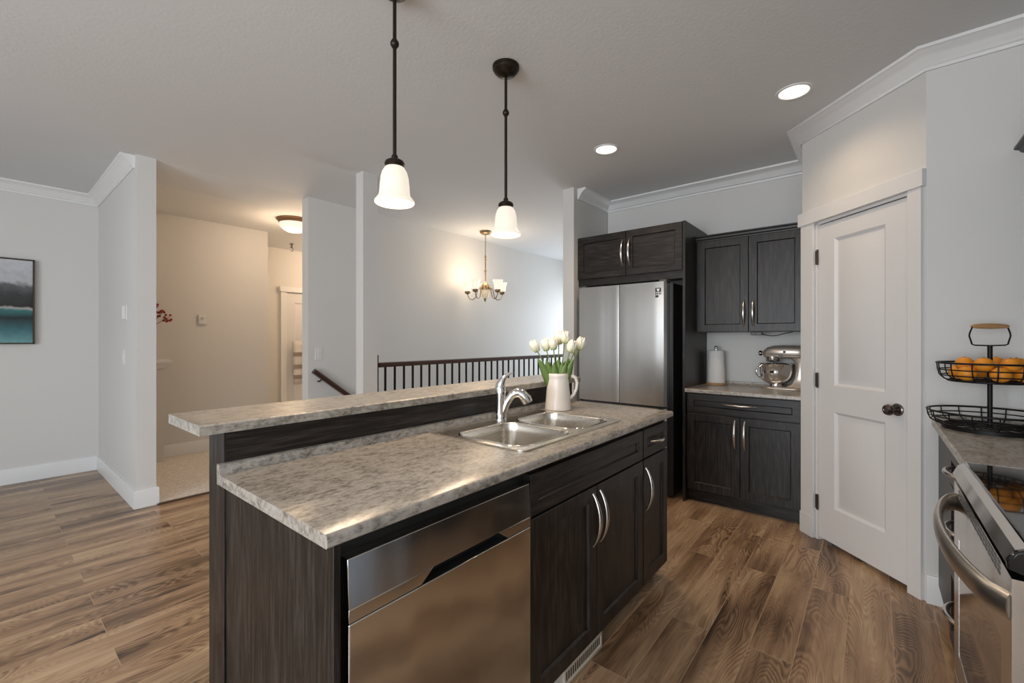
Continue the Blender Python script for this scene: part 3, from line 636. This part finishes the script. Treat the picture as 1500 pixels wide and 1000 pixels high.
MB().tube([(4.02, 0.686, 1.352), (4.03, 0.66, 1.345), (4.04, 0.62, 1.338), (4.04, 0.58, 1.343), (4.05, 0.54, 1.356), (4.05, 0.50, 1.365), (4.05, 0.48, 1.370)], 0.0035, 8).build('cord', M['black'], ad, smooth=60)
# base cabinet by the pantry
BX = 3.685
bc_ = thing('base_cabinet', 'dark oak base cabinet with one drawer over two doors below the mixer', 'cabinet', (3.95, 0.78, 0))
bd = MB(); bd.box(BX, 4.243, 0.374, 1.171, 0.10, 0.8835); bd.build('body', M['wood'], bc_, smooth=0)
MB().box(BX+0.04, BX+0.06, 0.374, 1.171, 0, 0.10).build('toe_kick', M['wood_y'], bc_, smooth=0)
d = shaker('drawer', TF(BX, 1.166, 0.722), 0.777, 0.153, M['wood_y'], bc_, 0.05); pull(TF(BX, 1.166, 0.722), 0.385, 0.085, 0.235, False, d)
d = shaker('door', TF(BX, 1.166, 0.105), 0.389, 0.611, M['wood'], bc_); pull(TF(BX, 1.166, 0.105), 0.355, 0.48, 0.215, True, d)
d = shaker('door', TF(BX, 0.774, 0.105), 0.385, 0.611, M['wood'], bc_); pull(TF(BX, 0.774, 0.105), 0.030, 0.48, 0.215, True, d)
c2 = MB(); c2.rings([[(x, y, z) for x, z in ((3.65, Z0), (3.632, Z0), (3.626, Z0+0.005), (3.626, Z1-0.005), (3.631, Z1), (4.215, Z1), (4.221, Z1+0.006), (4.223, Z1+0.026), (4.228, Z1+0.029), (4.243, Z1+0.029), (4.243, Z0))] for y in (0.374, 1.171)])
tag(c2.build('coffee_worktop', M['lam'], smooth=40), 'short grey laminate worktop carrying mixer and paper towel', 'worktop')
# ------------------------------------------------------------------ paper towel
tw = thing('paper_towel_holder', 'white paper towel roll on a wooden holder by the fridge panel', 'paper towel', (4.135, 1.065, Z1))
c = (4.135, 1.065, Z1)
MB().lathe([(0.080, 0.0005), (0.083, 0.006), (0.083, 0.014), (0.079, 0.018)], c).build('base', M['maple'], tw)
MB().lathe([(0.020, 0.019), (0.073, 0.019), (0.0735, 0.05), (0.066, 0.295), (0.064, 0.298), (0.020, 0.298)], c, 40).build('roll', M['paper'], tw)
MB().lathe([(0.007, 0.298), (0.007, 0.312), (0.014, 0.318), (0.015, 0.330), (0.010, 0.338), (0.001, 0.340)], c, 20).build('finial', M['satin'], tw)
# ------------------------------------------------------------------ stand mixer (head towards the fridge)
MX, MY = 4.09, 0.53
mxr = thing('stand_mixer', 'champagne stand mixer with steel bowl on the short worktop', 'mixer', (MX, MY, Z1))
def egg(mb, secs):
    # secs: (y, zc, halfwidth, halfheight) -> rounded sections along y
    rg = []
    for y, zc, hw, hh in secs:
        rg.append([(MX+hw*math.copysign(abs(math.cos(t))**0.75, math.cos(t)), y, zc+hh*math.copysign(abs(math.sin(t))**0.75, math.sin(t))) for t in [2*math.pi*i/24 for i in range(24)]])
    return mb.rings(rg)
zt = 1.262
hd = egg(MB(), [(0.386, 1.205, 0.018, 0.018), (0.392, 1.205, 0.042, 0.035), (0.41, 1.207, 0.056, 0.048), (0.44, 1.209, 0.063, 0.053), (0.55, 1.210, 0.064, 0.054), (0.62, 1.208, 0.060, 0.052), (0.66, 1.203, 0.052, 0.044), (0.683, 1.197, 0.040, 0.030), (0.690, 1.195, 0.022, 0.016)])
hd.build('head', M['mixer'], mxr, smooth=60)
bnd = MB(); egg(bnd, [(0.40, 1.176, 0.0575, 0.0035), (0.66, 1.176, 0.0605, 0.0035)]); bnd.build('trim_band', M['satin'], mxr)
MB().lathe([(0.052, 0.01), (0.052, -0.030), (0.047, -0.040), (0.036, -0.046), (0.012, -0.048), (0.010, -0.07)], (MX, 0.625, 1.175), 28).build('planetary', M['satin'], mxr)
MB().lathe([(0.012, 0), (0.013, 0.014), (0.020, 0.018), (0.021, 0.032), (0.014, 0.038)], (MX, 0.686, 1.198), 20, axis=(0, 1, 0)).build('hub_knob', M['hinge'], mxr)
MB().lathe([(0.009, 0), (0.009, 0.010), (0.005, 0.013)], (MX-0.0635, 0.535, 1.212), 16, axis=(-1, 0, 0)).build('lock_knob', M['black'], mxr)
MB().lathe([(0.006, 0), (0.006, 0.014), (0.009, 0.016), (0.009, 0.022)], (MX-0.0625, 0.558, 1.178), 14, axis=(-1, 0, 0)).build('speed_lever', M['black'], mxr)
cl = MB(); rg = []
for z, y0, y1, hw in ((Z1+0.020, 0.385, 0.540, 0.064), (Z1+0.045, 0.388, 0.497, 0.052), (Z1+0.09, 0.392, 0.474, 0.046), (Z1+0.15, 0.394, 0.466, 0.044), (Z1+0.21, 0.394, 0.470, 0.045), (1.165, 0.392, 0.500, 0.052)):
    rg.append(rrect(MX-hw, MX+hw, y0, y1, 0.025, z, 4))
cl.rings(rg).build('column', M['mixer'], mxr, smooth=60)
ft = MB(); ft.rings([rrect(MX-0.10*s, MX+0.10*s, 0.385, 0.705*1.0, 0.085*s, z, 6) for s, z in ((0.97, Z1+0.0005), (1.0, Z1+0.006), (0.98, Z1+0.014), (0.85, Z1+0.022))]); ft.build('foot', M['mixer'], mxr, smooth=50)
BC = (MX, 0.600, Z1+0.022)
MB().lathe([(0.052, 0), (0.057, 0.004), (0.053, 0.016), (0.055, 0.022), (0.082, 0.032), (0.103, 0.052), (0.117, 0.082), (0.124, 0.118), (0.125, 0.172), (0.130, 0.176), (0.128, 0.179), (0.121, 0.172), (0.119, 0.118), (0.110, 0.085), (0.08, 0.045), (0.001, 0.034)], BC, 48, caps=False).build('bowl', M['chrome'], mxr, smooth=60)
hn = []
for k in range(11):
    t = k/10; rh = 0.122-0.012*t+0.046*math.sin(math.pi*t)**0.8; hn.append((MX-0.62*rh, 0.600+0.785*rh, BC[2]+0.165-0.105*t))
MB().tube(hn, 0.007, 10, flat=1.4).build('bowl_handle', M['chrome'], mxr, smooth=60)
MB().tube([(MX, 0.40, Z1+0.16), (MX+0.01, 0.389, Z1+0.13), (MX+0.03, 0.384, Z1+0.08), (MX+0.05, 0.383, Z1+0.03), (MX+0.07, 0.385, Z1+0.006), (MX+0.11, 0.40, Z1+0.005)], 0.004, 8).build('power_cord', M['black'], mxr, smooth=60)
# ------------------------------------------------------------------ range wall: cabinets, worktop, range
GY = -0.262
dc = thing('drawer_cabinet', 'dark oak drawer cabinet between the range and pantry corner', 'cabinet', (2.5, -0.56, 0))
MB().box(2.035, 3.010, -0.868, GY, 0.10, 0.8835).build('body', M['wood'], dc, smooth=0)
MB().box(2.035, 3.010, GY-0.06, GY-0.04, 0, 0.10).build('toe_kick', M['wood_x'], dc, smooth=0)
def TG(x0, z0): return lambda a, b, c: (x0+a, GY+c, z0+b)
for z0, h_ in ((0.735, 0.140), (0.43, 0.298), (0.108, 0.315)):
    d = shaker('drawer', TG(2.045, z0), 0.46, h_, M['wood_x'], dc, 0.045); pull(TG(2.045, z0), 0.23, h_*0.62, 0.2, False, d)
MB().box(2.512, 2.985, GY, GY+0.012, 0.108, 0.875).build('filler_panel', M['wood'], dc, smooth=0)
c3 = MB(); c3.rings([[(x, y, z) for y, z in ((-0.25, Z0), (-0.232, Z0), (-0.227, Z0+0.005), (-0.227, Z1-0.005), (-0.232, Z1), (-0.845, Z1), (-0.848, Z1+0.026), (-0.855, Z1+0.029), (-0.869, Z1+0.029), (-0.869, Z0))] for x in (2.034, 3.012)])
c3.box(2.992, 3.012, -0.845, -0.232, Z1-0.001, Z1+0.028)
tag(c3.build('range_worktop', M['lam'], smooth=40), 'grey laminate worktop under the tiered fruit basket beside the range', 'worktop')
uw = thing('range_wall_cabinet', 'dark upper cabinet whose crown shows at the right edge', 'cabinet', (2.6, -0.7, 1.372))
MB().box(2.04, 3.011, -0.868, -0.580, 1.372, 2.14).build('body', M['wood'], uw, smooth=0)
cm = MB(); sweep(cm, [(2.04, -0.580), (3.011, -0.580)], [(0, 2.14), (0.030, 2.14), (0.034, 2.148), (0.058, 2.160), (0.064, 2.170), (0.080, 2.176), (0.080, 2.186), (-0.30, 2.186), (-0.30, 2.14)], 1); cm.build('crown_mould', M['black'], uw, smooth=0)
for x0 in (2.05, 2.535): shaker('door', lambda a, b, c: (x0+a, -0.580+c, 1.374+b), 0.468, 0.764, M['wood'], uw)
rg_ = thing('range', 'stainless electric range with black glass cooktop at the right edge', 'range', (1.645, -0.54, 0))
QX0, QX1, QY = 1.262, 2.030, -0.225
MB().box(QX0, QX1, -0.865, QY-0.02, 0.03, 0.895).build('case', simple('range_enamel_blue_reflection', (0.24, 0.30, 0.37), 0.18), rg_, bevel=0.003)  # blue of the reflected window daylight is mixed into the side colour
MB().loops(lambda a, b, c: (QX0-c, -0.80+a, 0.10+b), 0.52, 0.70, [(0, 0), (0, 0.004), (0.03, 0.007), (0.05, 0.004)]).build('side_panel', simple('range_panel_blue_reflection', (0.24, 0.30, 0.37), 0.18), rg_, smooth=20)  # same reflected window blue painted into the panel colour
MB().box(QX0, QX1, -0.865, QY-0.005, 0.896, 0.913).build('cooktop', M['glass'], rg_, bevel=0.006, seg=3)
fp = MB().rings([[(x, QY-0.03, 0.913), (x, QY-0.004, 0.909), (x, QY+0.010, 0.900), (x, QY+0.022, 0.872), (x, QY+0.018, 0.862), (x, QY-0.02, 0.858), (x, QY-0.03, 0.86)] for x in (QX0+0.016, QX1)])
fp.build('front_rail', M['steel'], rg_, smooth=25)
ec = MB().rings([[(x, QY-0.08, 0.9145), (x, QY-0.004, 0.912), (x, QY+0.014, 0.902), (x, QY+0.024, 0.884), (x, QY+0.024, 0.868), (x, QY+0.005, 0.860), (x, QY-0.08, 0.86)] for x in (QX0-0.002, QX0+0.015)])
ec.build('end_cap', M['glass'], rg_, smooth=40, bevel=0.004)
dg = MB(); DZ = 0.850
dg.box(QX0, QX1, QY-0.02, QY+0.018, 0.690, DZ); dg.box(QX0, QX0+0.09, QY-0.02, QY+0.018, 0.24, 0.690); dg.box(QX1-0.09, QX1, QY-0.02, QY+0.018, 0.24, 0.690); dg.box(QX0+0.09, QX1-0.09, QY-0.02, QY+0.018, 0.24, 0.33)
dg.build('oven_door', M['steel'], rg_, smooth=0)
MB().box(QX0+0.09, QX1-0.09, QY-0.015, QY+0.0165, 0.33, 0.690).build('oven_window', M['glass'], rg_, smooth=0)
MB().box(QX0, QX1, QY-0.02, QY+0.018, 0.06, 0.232).build('storage_drawer', M['steel'], rg_, bevel=0.002)
hp = []; hr = []
for k in range(21):
    t = k/20; hp.append((QX0+0.02+(QX1-QX0-0.04)*t, QY+0.014+0.068*math.sin(math.pi*t)**0.55, 0.788)); hr.append(0.028)
MB().tube(hp, hr, 18, flat=0.42).build('door_handle', M['steel_matte'], rg_, smooth=60)
vs = MB()
for r_ in range(3):
    for k in range(17): vs.box(QX0+0.10+k*0.034, QX0+0.124+k*0.034, QY+0.0175, QY+0.0188, 0.816+r_*0.011, 0.8225+r_*0.011)
vs.build('vent_slots', M['grey'], rg_, smooth=0)
for x, y, r_ in ((1.46, -0.42, 0.095), (1.83, -0.42, 0.075), (1.46, -0.68, 0.075), (1.83, -0.68, 0.095)):
    MB().lathe([(r_, 0.9131), (r_, 0.9134), (r_-0.003, 0.9134), (r_-0.003, 0.9131)], (x, y, 0), 48, caps=False).build('burner_ring', M['grey'], rg_, smooth=0)
# ------------------------------------------------------------------ tiered fruit basket
KX, KY = 2.795, -0.395
bk = thing('fruit_basket', 'two tier black wire basket with wooden handle on the range worktop', 'basket', (KX, KY, Z1))
MB().tube([(KX, KY, Z1+0.012), (KX, KY, 1.285)], 0.0085, 14).build('pole', M['iron'], bk)
def KP(a, z, b=0): return (KX+rv.x*a+math.cos(TH)*b, KY+rv.y*a+math.sin(TH)*b, z)
def circ(r, z, n=48): return [(KX+r*math.cos(2*math.pi*k/n), KY+r*math.sin(2*math.pi*k/n), z) for k in range(n+1)]
def wire_tier(name, r0, r1, z0, z1, nribs, foot):
    m = MB(); m.tube(circ(r1, z1), 0.0042, 8); m.tube(circ(r0+(r1-r0)*0.92, z1-(z1-z0)*0.38), 0.0026, 6); m.tube(circ(r0+(r1-r0)*0.72, z1-(z1-z0)*0.70), 0.0026, 6); m.tube(circ(r0, z0), 0.0045, 8); m.tube(circ(r0*0.5, z0), 0.0026, 6)
    for k in range(nribs):
        a = 2*math.pi*k/nribs; ca, sa = math.cos(a), math.sin(a)
        m.tube([(KX+r*ca, KY+r*sa, z) for r, z in ((r1, z1), (r0+(r1-r0)*0.95, z1-(z1-z0)*0.35), (r0+(r1-r0)*0.78, z0+(z1-z0)*0.28), (r0+(r1-r0)*0.35, z0+(z1-z0)*0.06), (r0, z0), (0.008, z0))], 0.0026, 6)
    if foot: m.lathe([(r0-0.008, Z1+0.0005), (r0+0.004, Z1+0.0005), (r0+0.004, z0), (r0-0.008, z0)], (KX, KY, 0), 48, caps=False)
    return m.build(name, M['iron'], bk, smooth=60)
wire_tier('lower_tier', 0.148, 0.200, 0.930, 0.992, 16, True)
wire_tier('upper_tier', 0.130, 0.168, 1.128, 1.206, 14, False)
MB().tube([KP(0, 1.283), KP(-0.066, 1.285), KP(-0.078, 1.289), KP(-0.090, 1.325), KP(-0.088, 1.338), KP(-0.076, 1.366), KP(-0.05, 1.368)], 0.0030, 8).build('handle_wire', M['iron'], bk, smooth=60)
MB().tube([KP(0, 1.283), KP(0.066, 1.285), KP(0.078, 1.289), KP(0.090, 1.325), KP(0.088, 1.338), KP(0.076, 1.366), KP(0.05, 1.368)], 0.0030, 8).build('handle_wire', M['iron'], bk, smooth=60)
MB().tube([KP(-0.078, 1.366), KP(-0.070, 1.367), KP(-0.035, 1.368), KP(0, 1.368), KP(0.035, 1.368), KP(0.070, 1.367), KP(0.078, 1.366)], [0.007, 0.0085, 0.0115, 0.0125, 0.0115, 0.0085, 0.007], 16).build('grip', M['maple'], bk, smooth=60)
def orange(lab, a, b, z, r=0.034):
    o = thing('orange', lab, 'orange', KP(a, z, b), 'oranges in the upper basket tier')
    MB().lathe([(0.001, -r*0.95), (r*0.30, -r*0.92), (r*0.60, -r*0.78), (r*0.84, -r*0.53), (r*0.97, -r*0.20), (r, 0.03*r), (r*0.95, r*0.30), (r*0.80, r*0.58), (r*0.55, r*0.80), (r*0.28, r*0.91), (r*0.10, r*0.915), (0.001, r*0.90)], KP(a, z, b), 28).build('peel', M['orange'], o, smooth=80)
    MB().lathe([(0.004, 0), (0.004, 0.0015), (0.001, 0.002)], KP(a, z+r*0.905, b), 10).build('navel', M['twig'], o)
zb = 1.1625
names = ['orange at the far right of the upper wire tier', 'front right orange low in the upper wire tier', 'front left orange low in the upper wire tier', 'orange at the far left of the upper wire tier', 'orange low behind the pole at left of the upper tier', 'orange low behind the pole at right of the upper tier']
for k, lab in enumerate(names): orange(lab, 0.100*math.cos(math.radians(-60*k)), 0.100*math.sin(math.radians(-60*k)), zb, 0.033)
tops = [(-90, 'orange heaped in front of the pole in the upper tier'), (-30, 'orange heaped at the front right in the upper tier'), (-150, 'orange heaped at the front left in the upper tier'), (150, 'topmost orange heaped at back left in the upper tier'), (30, 'topmost orange heaped at back right in the upper tier')]
for ang, lab in tops: orange(lab, 0.080*math.cos(math.radians(ang)), 0.080*math.sin(math.radians(ang)), zb+0.040, 0.032)
# ------------------------------------------------------------------ lamps
def pendant(x, y, lab):
    p = thing('pendant_lamp', lab, 'lamp', (x, y, 1.86), 'bell shade pendants over the bar')
    MB().lathe([(0.010, 2.688), (0.035, 2.694), (0.052, 2.704), (0.060, 2.716), (0.064, 2.718), (0.066, 2.728), (0.070, 2.730), (0.071, 2.744), (0.02, 2.7445)], (x, y, 0), 40).build('canopy', M['bronze'], p, smooth=50)
    MB().tube([(x, y, 2.03), (x, y, 2.70)], 0.0075, 14).build('rod', M['bronze'], p)
    MB().lathe([(0.008, -0.018), (0.011, -0.016), (0.011, -0.013), (0.016, -0.008), (0.0175, 0), (0.016, 0.008), (0.011, 0.013), (0.011, 0.016), (0.008, 0.018)], (x, y, 2.50), 24).build('ball', M['bronze'], p)
    MB().lathe([(0.0100, 2.052), (0.013, 2.046), (0.012, 2.038), (0.022, 2.034), (0.036, 2.026), (0.040, 2.018), (0.040, 2.012), (0.037, 2.008), (0.037, 1.998)], (x, y, 0), 32).build('cap', M['bronze'], p)
    MB().lathe([(0.034, 2.004), (0.040, 1.998), (0.049, 1.982), (0.0545, 1.962), (0.058, 1.930), (0.060, 1.900), (0.063, 1.886), (0.072, 1.874), (0.0785, 1.866), (0.079, 1.860), (0.076, 1.857), (0.070, 1.864), (0.060, 1.876), (0.056, 1.90), (0.053, 1.935), (0.049, 1.965), (0.042, 1.985), (0.030, 1.998)], (x, y, 0), 48, caps=False).build('shade', M['glow'], p, smooth=60)
    MB().lathe([(0.001, 1.885), (0.016, 1.890), (0.024, 1.905), (0.026, 1.920), (0.022, 1.940), (0.012, 1.965), (0.012, 1.99)], (x, y, 0), 20).build('bulb', M['bulb'], p, smooth=60)
    spot('pendant_light', (x, y, 1.862), 12, 150, r=0.05)
    point('pendant_glow', (x, y, 1.99-0.16), 2.0, r=0.06)
pendant(1.069, 1.488, 'bronze pendant lamp with bell glass shade, the larger nearer one')
pendant(1.766, 1.490, 'bronze pendant lamp with bell glass shade, above the faucet')
def pot(x, y, lab, e):
    p = thing('recessed_light', lab, 'lamp', (x, y, CE), 'recessed pot lights')
    MB().lathe([(0.094, CE), (0.092, CE-0.005), (0.078, CE-0.006), (0.074, CE-0.001), (0.074, CE-0.0005)], (x, y, 0), 40, caps=False).build('trim_ring', M['trim'], p, smooth=50)
    MB().lathe([(0.0745, CE-0.0012), (0.06, CE-0.0025), (0.001, CE-0.003)], (x, y, 0), 32).build('lens', M['lens'], p)
    spot('pot_beam', (x, y, CE-0.01), e, 140, r=0.06, blend=1.0)
pot(3.003, 0.352, 'round recessed ceiling light near the pantry door', 25)
pot(3.016, 1.554, 'round recessed ceiling light in front of the refrigerator', 44)
# chandelier
cx, cy = 4.285, 3.97
ch = thing('chandelier', 'five-arm brass chandelier with glass shades hanging over the stairs', 'chandelier', (cx, cy, 1.82))
MB().lathe([(0.02, 2.700), (0.055, 2.705), (0.074, 2.722), (0.080, 2.744), (0.02, 2.7445)], (cx, cy, 0), 32).build('canopy', M['nickel'], ch, smooth=50)
cn = MB(); z = 2.70
k = 0
while z > 2.42:
    pts = []
    for i in range(13):
        t = 2*math.pi*i/12; a_ = 0.007*math.cos(t); pts.append((cx+(a_ if k % 2 else 0), cy+(0 if k % 2 else a_), z-0.013+0.015*math.sin(t)))
    cn.tube(pts, 0.0022, 6); z -= 0.023; k += 1
cn.build('chain', M['nickel'], ch, smooth=60)
MB().lathe([(0.003, 2.425), (0.008, 2.42), (0.008, 2.40), (0.020, 2.398), (0.020, 2.388), (0.008, 2.384), (0.008, 2.366), (0.018, 2.362), (0.018, 2.352), (0.0085, 2.35), (0.0085, 2.228), (0.020, 2.224), (0.020, 2.214), (0.009, 2.21), (0.010, 2.06)], (cx, cy, 0), 20).build('stem', M['nickel'], ch, smooth=50)
MB().lathe([(0.010, 2.075), (0.018, 2.062), (0.034, 2.050), (0.060, 2.025), (0.070, 2.000), (0.070, 1.986), (0.075, 1.982), (0.075, 1.970), (0.058, 1.968)], (cx, cy, 0), 32).build('body', M['nickel'], ch, smooth=50)
MB().lathe([(0.060, 1.972), (0.062, 1.94), (0.056, 1.905), (0.043, 1.872), (0.025, 1.858), (0.012, 1.854)], (cx, cy, 0), 32).build('bowl', M['alabaster'], ch, smooth=60)
MB().lathe([(0.010, 1.86), (0.016, 1.850), (0.008, 1.842), (0.010, 1.825), (0.006, 1.812), (0.001, 1.808)], (cx, cy, 0), 16).build('finial', M['nickel'], ch)
for ang in (-8, 64, 136, 208, 280):
    t = math.radians(ang); dv = Vector((math.cos(TH)*math.cos(t)+math.sin(TH)*math.sin(t), math.sin(TH)*math.cos(t)-math.cos(TH)*math.sin(t)))
    def AP(r, z): return (cx+dv.x*r, cy+dv.y*r, z)
    MB().tube([AP(0.06, 1.985), AP(0.088, 1.995), AP(0.108, 1.970), AP(0.118, 1.92), AP(0.135, 1.865), AP(0.175, 1.838), AP(0.215, 1.850), AP(0.240, 1.89), AP(0.245, 1.925)], 0.0062, 8).build('arm', M['nickel'], ch, smooth=60)
    MB().lathe([(0.008, 1.912), (0.024, 1.918), (0.036, 1.928), (0.038, 1.940), (0.036, 1.956)], AP(0.245, 0), 20).build('cup', M['nickel'], ch, smooth=50)
    MB().lathe([(0.034, 1.950), (0.043, 1.960), (0.048, 1.99), (0.053, 2.03), (0.060, 2.058), (0.068, 2.072), (0.066, 2.075), (0.057, 2.060), (0.049, 2.03), (0.045, 1.99), (0.040, 1.963)], AP(0.245, 0), 28, caps=False).build('shade', M['glow2'], ch, smooth=60)
    point('chandelier_glow', AP(0.245, 2.13), 0.9, r=0.08)
point('chandelier_uplight', (cx, cy, 2.28), 7, r=0.15)
# flush mount in hall
def flush(fx, fy, lab, e):
    fm = thing('flush_ceiling_light', lab, 'lamp', (fx, fy, HC))
    MB().lathe([(0.19, HC-0.0005), (0.19, HC-0.012), (0.175, HC-0.022), (0.165, HC-0.045), (0.150, HC-0.050), (0.10, HC-0.05)], (fx, fy, 0), 48).build('ring', M['hallbase'], fm, smooth=40)
    MB().lathe([(0.160, HC-0.045), (0.155, HC-0.075), (0.125, HC-0.115), (0.08, HC-0.138), (0.001, HC-0.146)], (fx, fy, 0), 48).build('dome', M['glow2'], fm, smooth=60)
    point('flush_glow', (fx, fy, HC-0.22), e, r=0.12, col=(1, 0.71, 0.46))
flush(2.35, 5.20, 'round dome ceiling light with bronze ring cut off by the stair wall', 16)
flush(3.65, 6.2, 'added dome ceiling light out of view, brightening the wall around the hall door', 26)  # extra fixture, unseen, added to brighten the wall around the hall door
# ------------------------------------------------------------------ railing
rl = thing('stair_railing', 'dark stair guard rail with thin black balusters behind the bar', 'railing', (2.25, 3.40, 0))
hrp = [(-0.030, 1.062), (0.030, 1.062), (0.033, 1.085), (0.025, 1.100), (0, 1.105), (-0.025, 1.100), (-0.033, 1.085)]
MB().rings([[(x, 3.40+a, z) for a, z in hrp] for x in (2.262, 6.3)]).build('top_rail', M['rail'], rl, smooth=40)
MB().box(2.262, 6.3, 3.375, 3.425, 0.0, 0.04).build('shoe_rail', M['rail'], rl, smooth=0)
MB().box(2.229, 2.262, 3.382, 3.418, 0, 1.172).build('half_newel', M['rail'], rl, bevel=0.002)
bp_ = MB().box(2.342-0.0075, 2.342+0.0075, 3.3925, 3.4075, 0.04, 1.063).build('baluster', M['iron'], rl, smooth=0)
for k in range(1, 38):
    c = bp_.copy(); C.objects.link(c); c.parent = rl; c.location.x += 0.1022*k
hrl = thing('stair_handrail', 'sloping dark wooden handrail on the wall of the stairs', 'handrail', (2.15, 4.34, 0.98))
pa, pb = Vector((2.15, 4.335, 0.995)), Vector((5.0, 4.335, -1.17)); dd = (pb-pa).normalized(); nn = Vector((-dd.z, 0, dd.x))
if nn.z < 0: nn = -nn
MB().rings([[p + Vector((0, a, 0)) + nn*z for a, z in ((-0.022, -0.025), (0.022, -0.025), (0.026, 0), (0.018, 0.02), (0, 0.025), (-0.018, 0.02), (-0.026, 0))] for p in (pa, pb)]).build('rail', M['rail'], hrl, smooth=40)
for s in (0.12, 1.3, 2.5):
    p = pa+dd*s; MB().tube([p-nn*0.022, p-nn*0.05+Vector((0, 0.02, 0)), p-nn*0.05+Vector((0, 0.0495, 0))], 0.007, 8).build('bracket', M['bronze'], hrl)
# ------------------------------------------------------------------ small wall things
def plate(name, lab, cat, T, w_, h_, kind):
    p = thing(name, lab, cat, T(w_/2, 0, 0))
    MB().loops(T, w_, h_, [(0, 0), (0, 0.004), (0.003, 0.006)]).build('plate', M['plastic'], p, smooth=20)
    if kind == 'rocker': MB().loops(lambda a, b, c: T(w_/2-0.016+a, h_/2-0.033+b, 0.006+c), 0.032, 0.066, [(0, 0), (0, 0.003), (0.002, 0.004)]).build('rocker', M['plastic'], p, smooth=20)
    return p
plate('light_switch', 'white rocker light switch on the wall at the stair head', 'switch', lambda a, b, c: (2.185+a, 4.385-c, 1.10+b), 0.075, 0.122, 'rocker')
plate('light_switch', 'white light switch low on the side of the column wall', 'switch', lambda a, b, c: (0.785-c, 4.885-a, 1.10+b), 0.075, 0.122, 'rocker')
tm = plate('intercom_panel', 'small white control box high on the side of the column wall', 'control panel', lambda a, b, c: (0.785-c, 4.87-a, 1.47+b), 0.13, 0.12, '')
MB().box(0.760, 0.779, 4.755, 4.795, 1.475, 1.585).build('cover', M['plastic'], tm, bevel=0.003)
th_ = thing('thermostat', 'square white thermostat with dial on the hall wall', 'thermostat', (1.67, 6.05, 1.487))
MB().box(1.630, 1.712, 6.022, 6.049, 1.487, 1.602).build('case', M['plastic'], th_, bevel=0.005)
MB().lathe([(0.016, 0), (0.015, 0.008), (0.002, 0.009)], (1.668, 6.022, 1.555), 20, axis=(0, -1, 0)).build('dial', M['grout'], th_)
ar = thing('framed_picture', 'framed landscape print of grey hills above teal water on the left wall', 'picture', (-0.25, 6.04, 1.27))
fr_ = MB(); ax0, ax1, az0, az1 = -0.85, 0.345, 1.268, 2.045
for b in ((ax0, ax1, az0, az0+0.012), (ax0, ax1, az1-0.012, az1), (ax0, ax0+0.012, az0, az1), (ax1-0.012, ax1, az0, az1)): fr_.box(b[0], b[1], 6.005, 6.049, b[2], b[3])
fr_.build('frame', simple('walnut_frame', (0.045, 0.028, 0.017), 0.45), ar, smooth=0)
MB().box(ax0+0.0125, ax1-0.0125, 6.015, 6.045, az0+0.0125, az1-0.0125).build('canvas', M['art'], ar, smooth=0)
tb = thing('towel_bar', 'chrome towel bar on the white hall door', 'towel bar', (3.15, 6.97, 1.27))
MB().tube([(3.075, 6.955, 1.285), (3.075, 6.90, 1.285), (3.085, 6.89, 1.285), (3.60, 6.89, 1.285), (3.61, 6.90, 1.285), (3.61, 6.955, 1.285)], 0.007, 8).build('bar', M['chrome'], tb, smooth=60)
tl = thing('hand_towel', 'white hand towel with taupe stripes hanging in the hall', 'towel', (3.13, 6.88, 0.62))
a0, a1 = 3.088, 3.22
secs = [(0.62, 6.868), (0.80, 6.872), (1.0, 6.874), (1.2, 6.877), (1.285, 6.878), (1.294, 6.89), (1.285, 6.902), (1.1, 6.905), (0.8, 6.908)]
MB().rings([[(a0, y, z), (a0+0.045, y-0.003, z), (a0+0.09, y, z), (a1, y-0.002, z)] for z, y in secs], close=False, cap0=False, cap1=False).build('cloth', M['towel'], tl, smooth=60, solid=0.003)
for z0 in (0.70, 0.86, 1.05): MB().add([(a0-0.001, 6.866, z0), (a1+0.001, 6.866, z0), (a1+0.001, 6.869, z0+0.06), (a0-0.001, 6.869, z0+0.06)], [(0, 1, 2, 3)]).build('stripe', M['stripe'], tl, smooth=0, solid=0.002)
hk = thing('sprinkler_head', 'small metal sprinkler head on the hall ceiling', 'sprinkler', (2.91, 6.53, HC))
MB().lathe([(0.03, HC-0.0005), (0.03, HC-0.006), (0.012, HC-0.01), (0.010, HC-0.05), (0.022, HC-0.055), (0.022, HC-0.060), (0.004, HC-0.062)], (2.91, 6.53, 0), 20).build('head', M['grey'], hk)
MB().tube([(2.91, 6.53, HC-0.06), (2.935, 6.53, HC-0.08), (2.92, 6.53, HC-0.11), (2.895, 6.53, HC-0.10)], 0.005, 8).build('yoke', M['grey'], hk)
sp = thing('berry_sprig', 'dark red berry sprig standing on the hall ledge behind the column', 'plant', (1.10, 5.96, 1.09))
MB().lathe([(0.03, 0.0005), (0.05, 0.03), (0.055, 0.10), (0.03, 0.19), (0.022, 0.22), (0.026, 0.235)], (1.10, 5.96, 1.09), 24).build('vase', M['ceramic'], sp)
tg = MB()
ends = [(1.275, 5.93, 1.60), (1.335, 5.92, 1.555), (1.18, 5.95, 1.75), (1.24, 5.97, 1.70)]
for e in ends: tg.tube([(1.10, 5.96, 1.20), (1.10+(e[0]-1.1)*0.4, 5.955, 1.45), e], 0.003, 6)
tg.build('twigs', M['twig'], sp, smooth=60)
br_ = MB()
for e in ends:
    for k in range(9):
        c = (e[0]+random.uniform(-0.05, 0.02), e[1]+random.uniform(-0.03, 0.03), e[2]+random.uniform(-0.05, 0.03))
        br_.lathe([(0.001, -0.013), (0.010, -0.009), (0.013, 0), (0.010, 0.009), (0.001, 0.013)], c, 10)
q = br_.build('berries', M['berry'], sp, smooth=60); q['kind'] = 'stuff'
bmr.free()
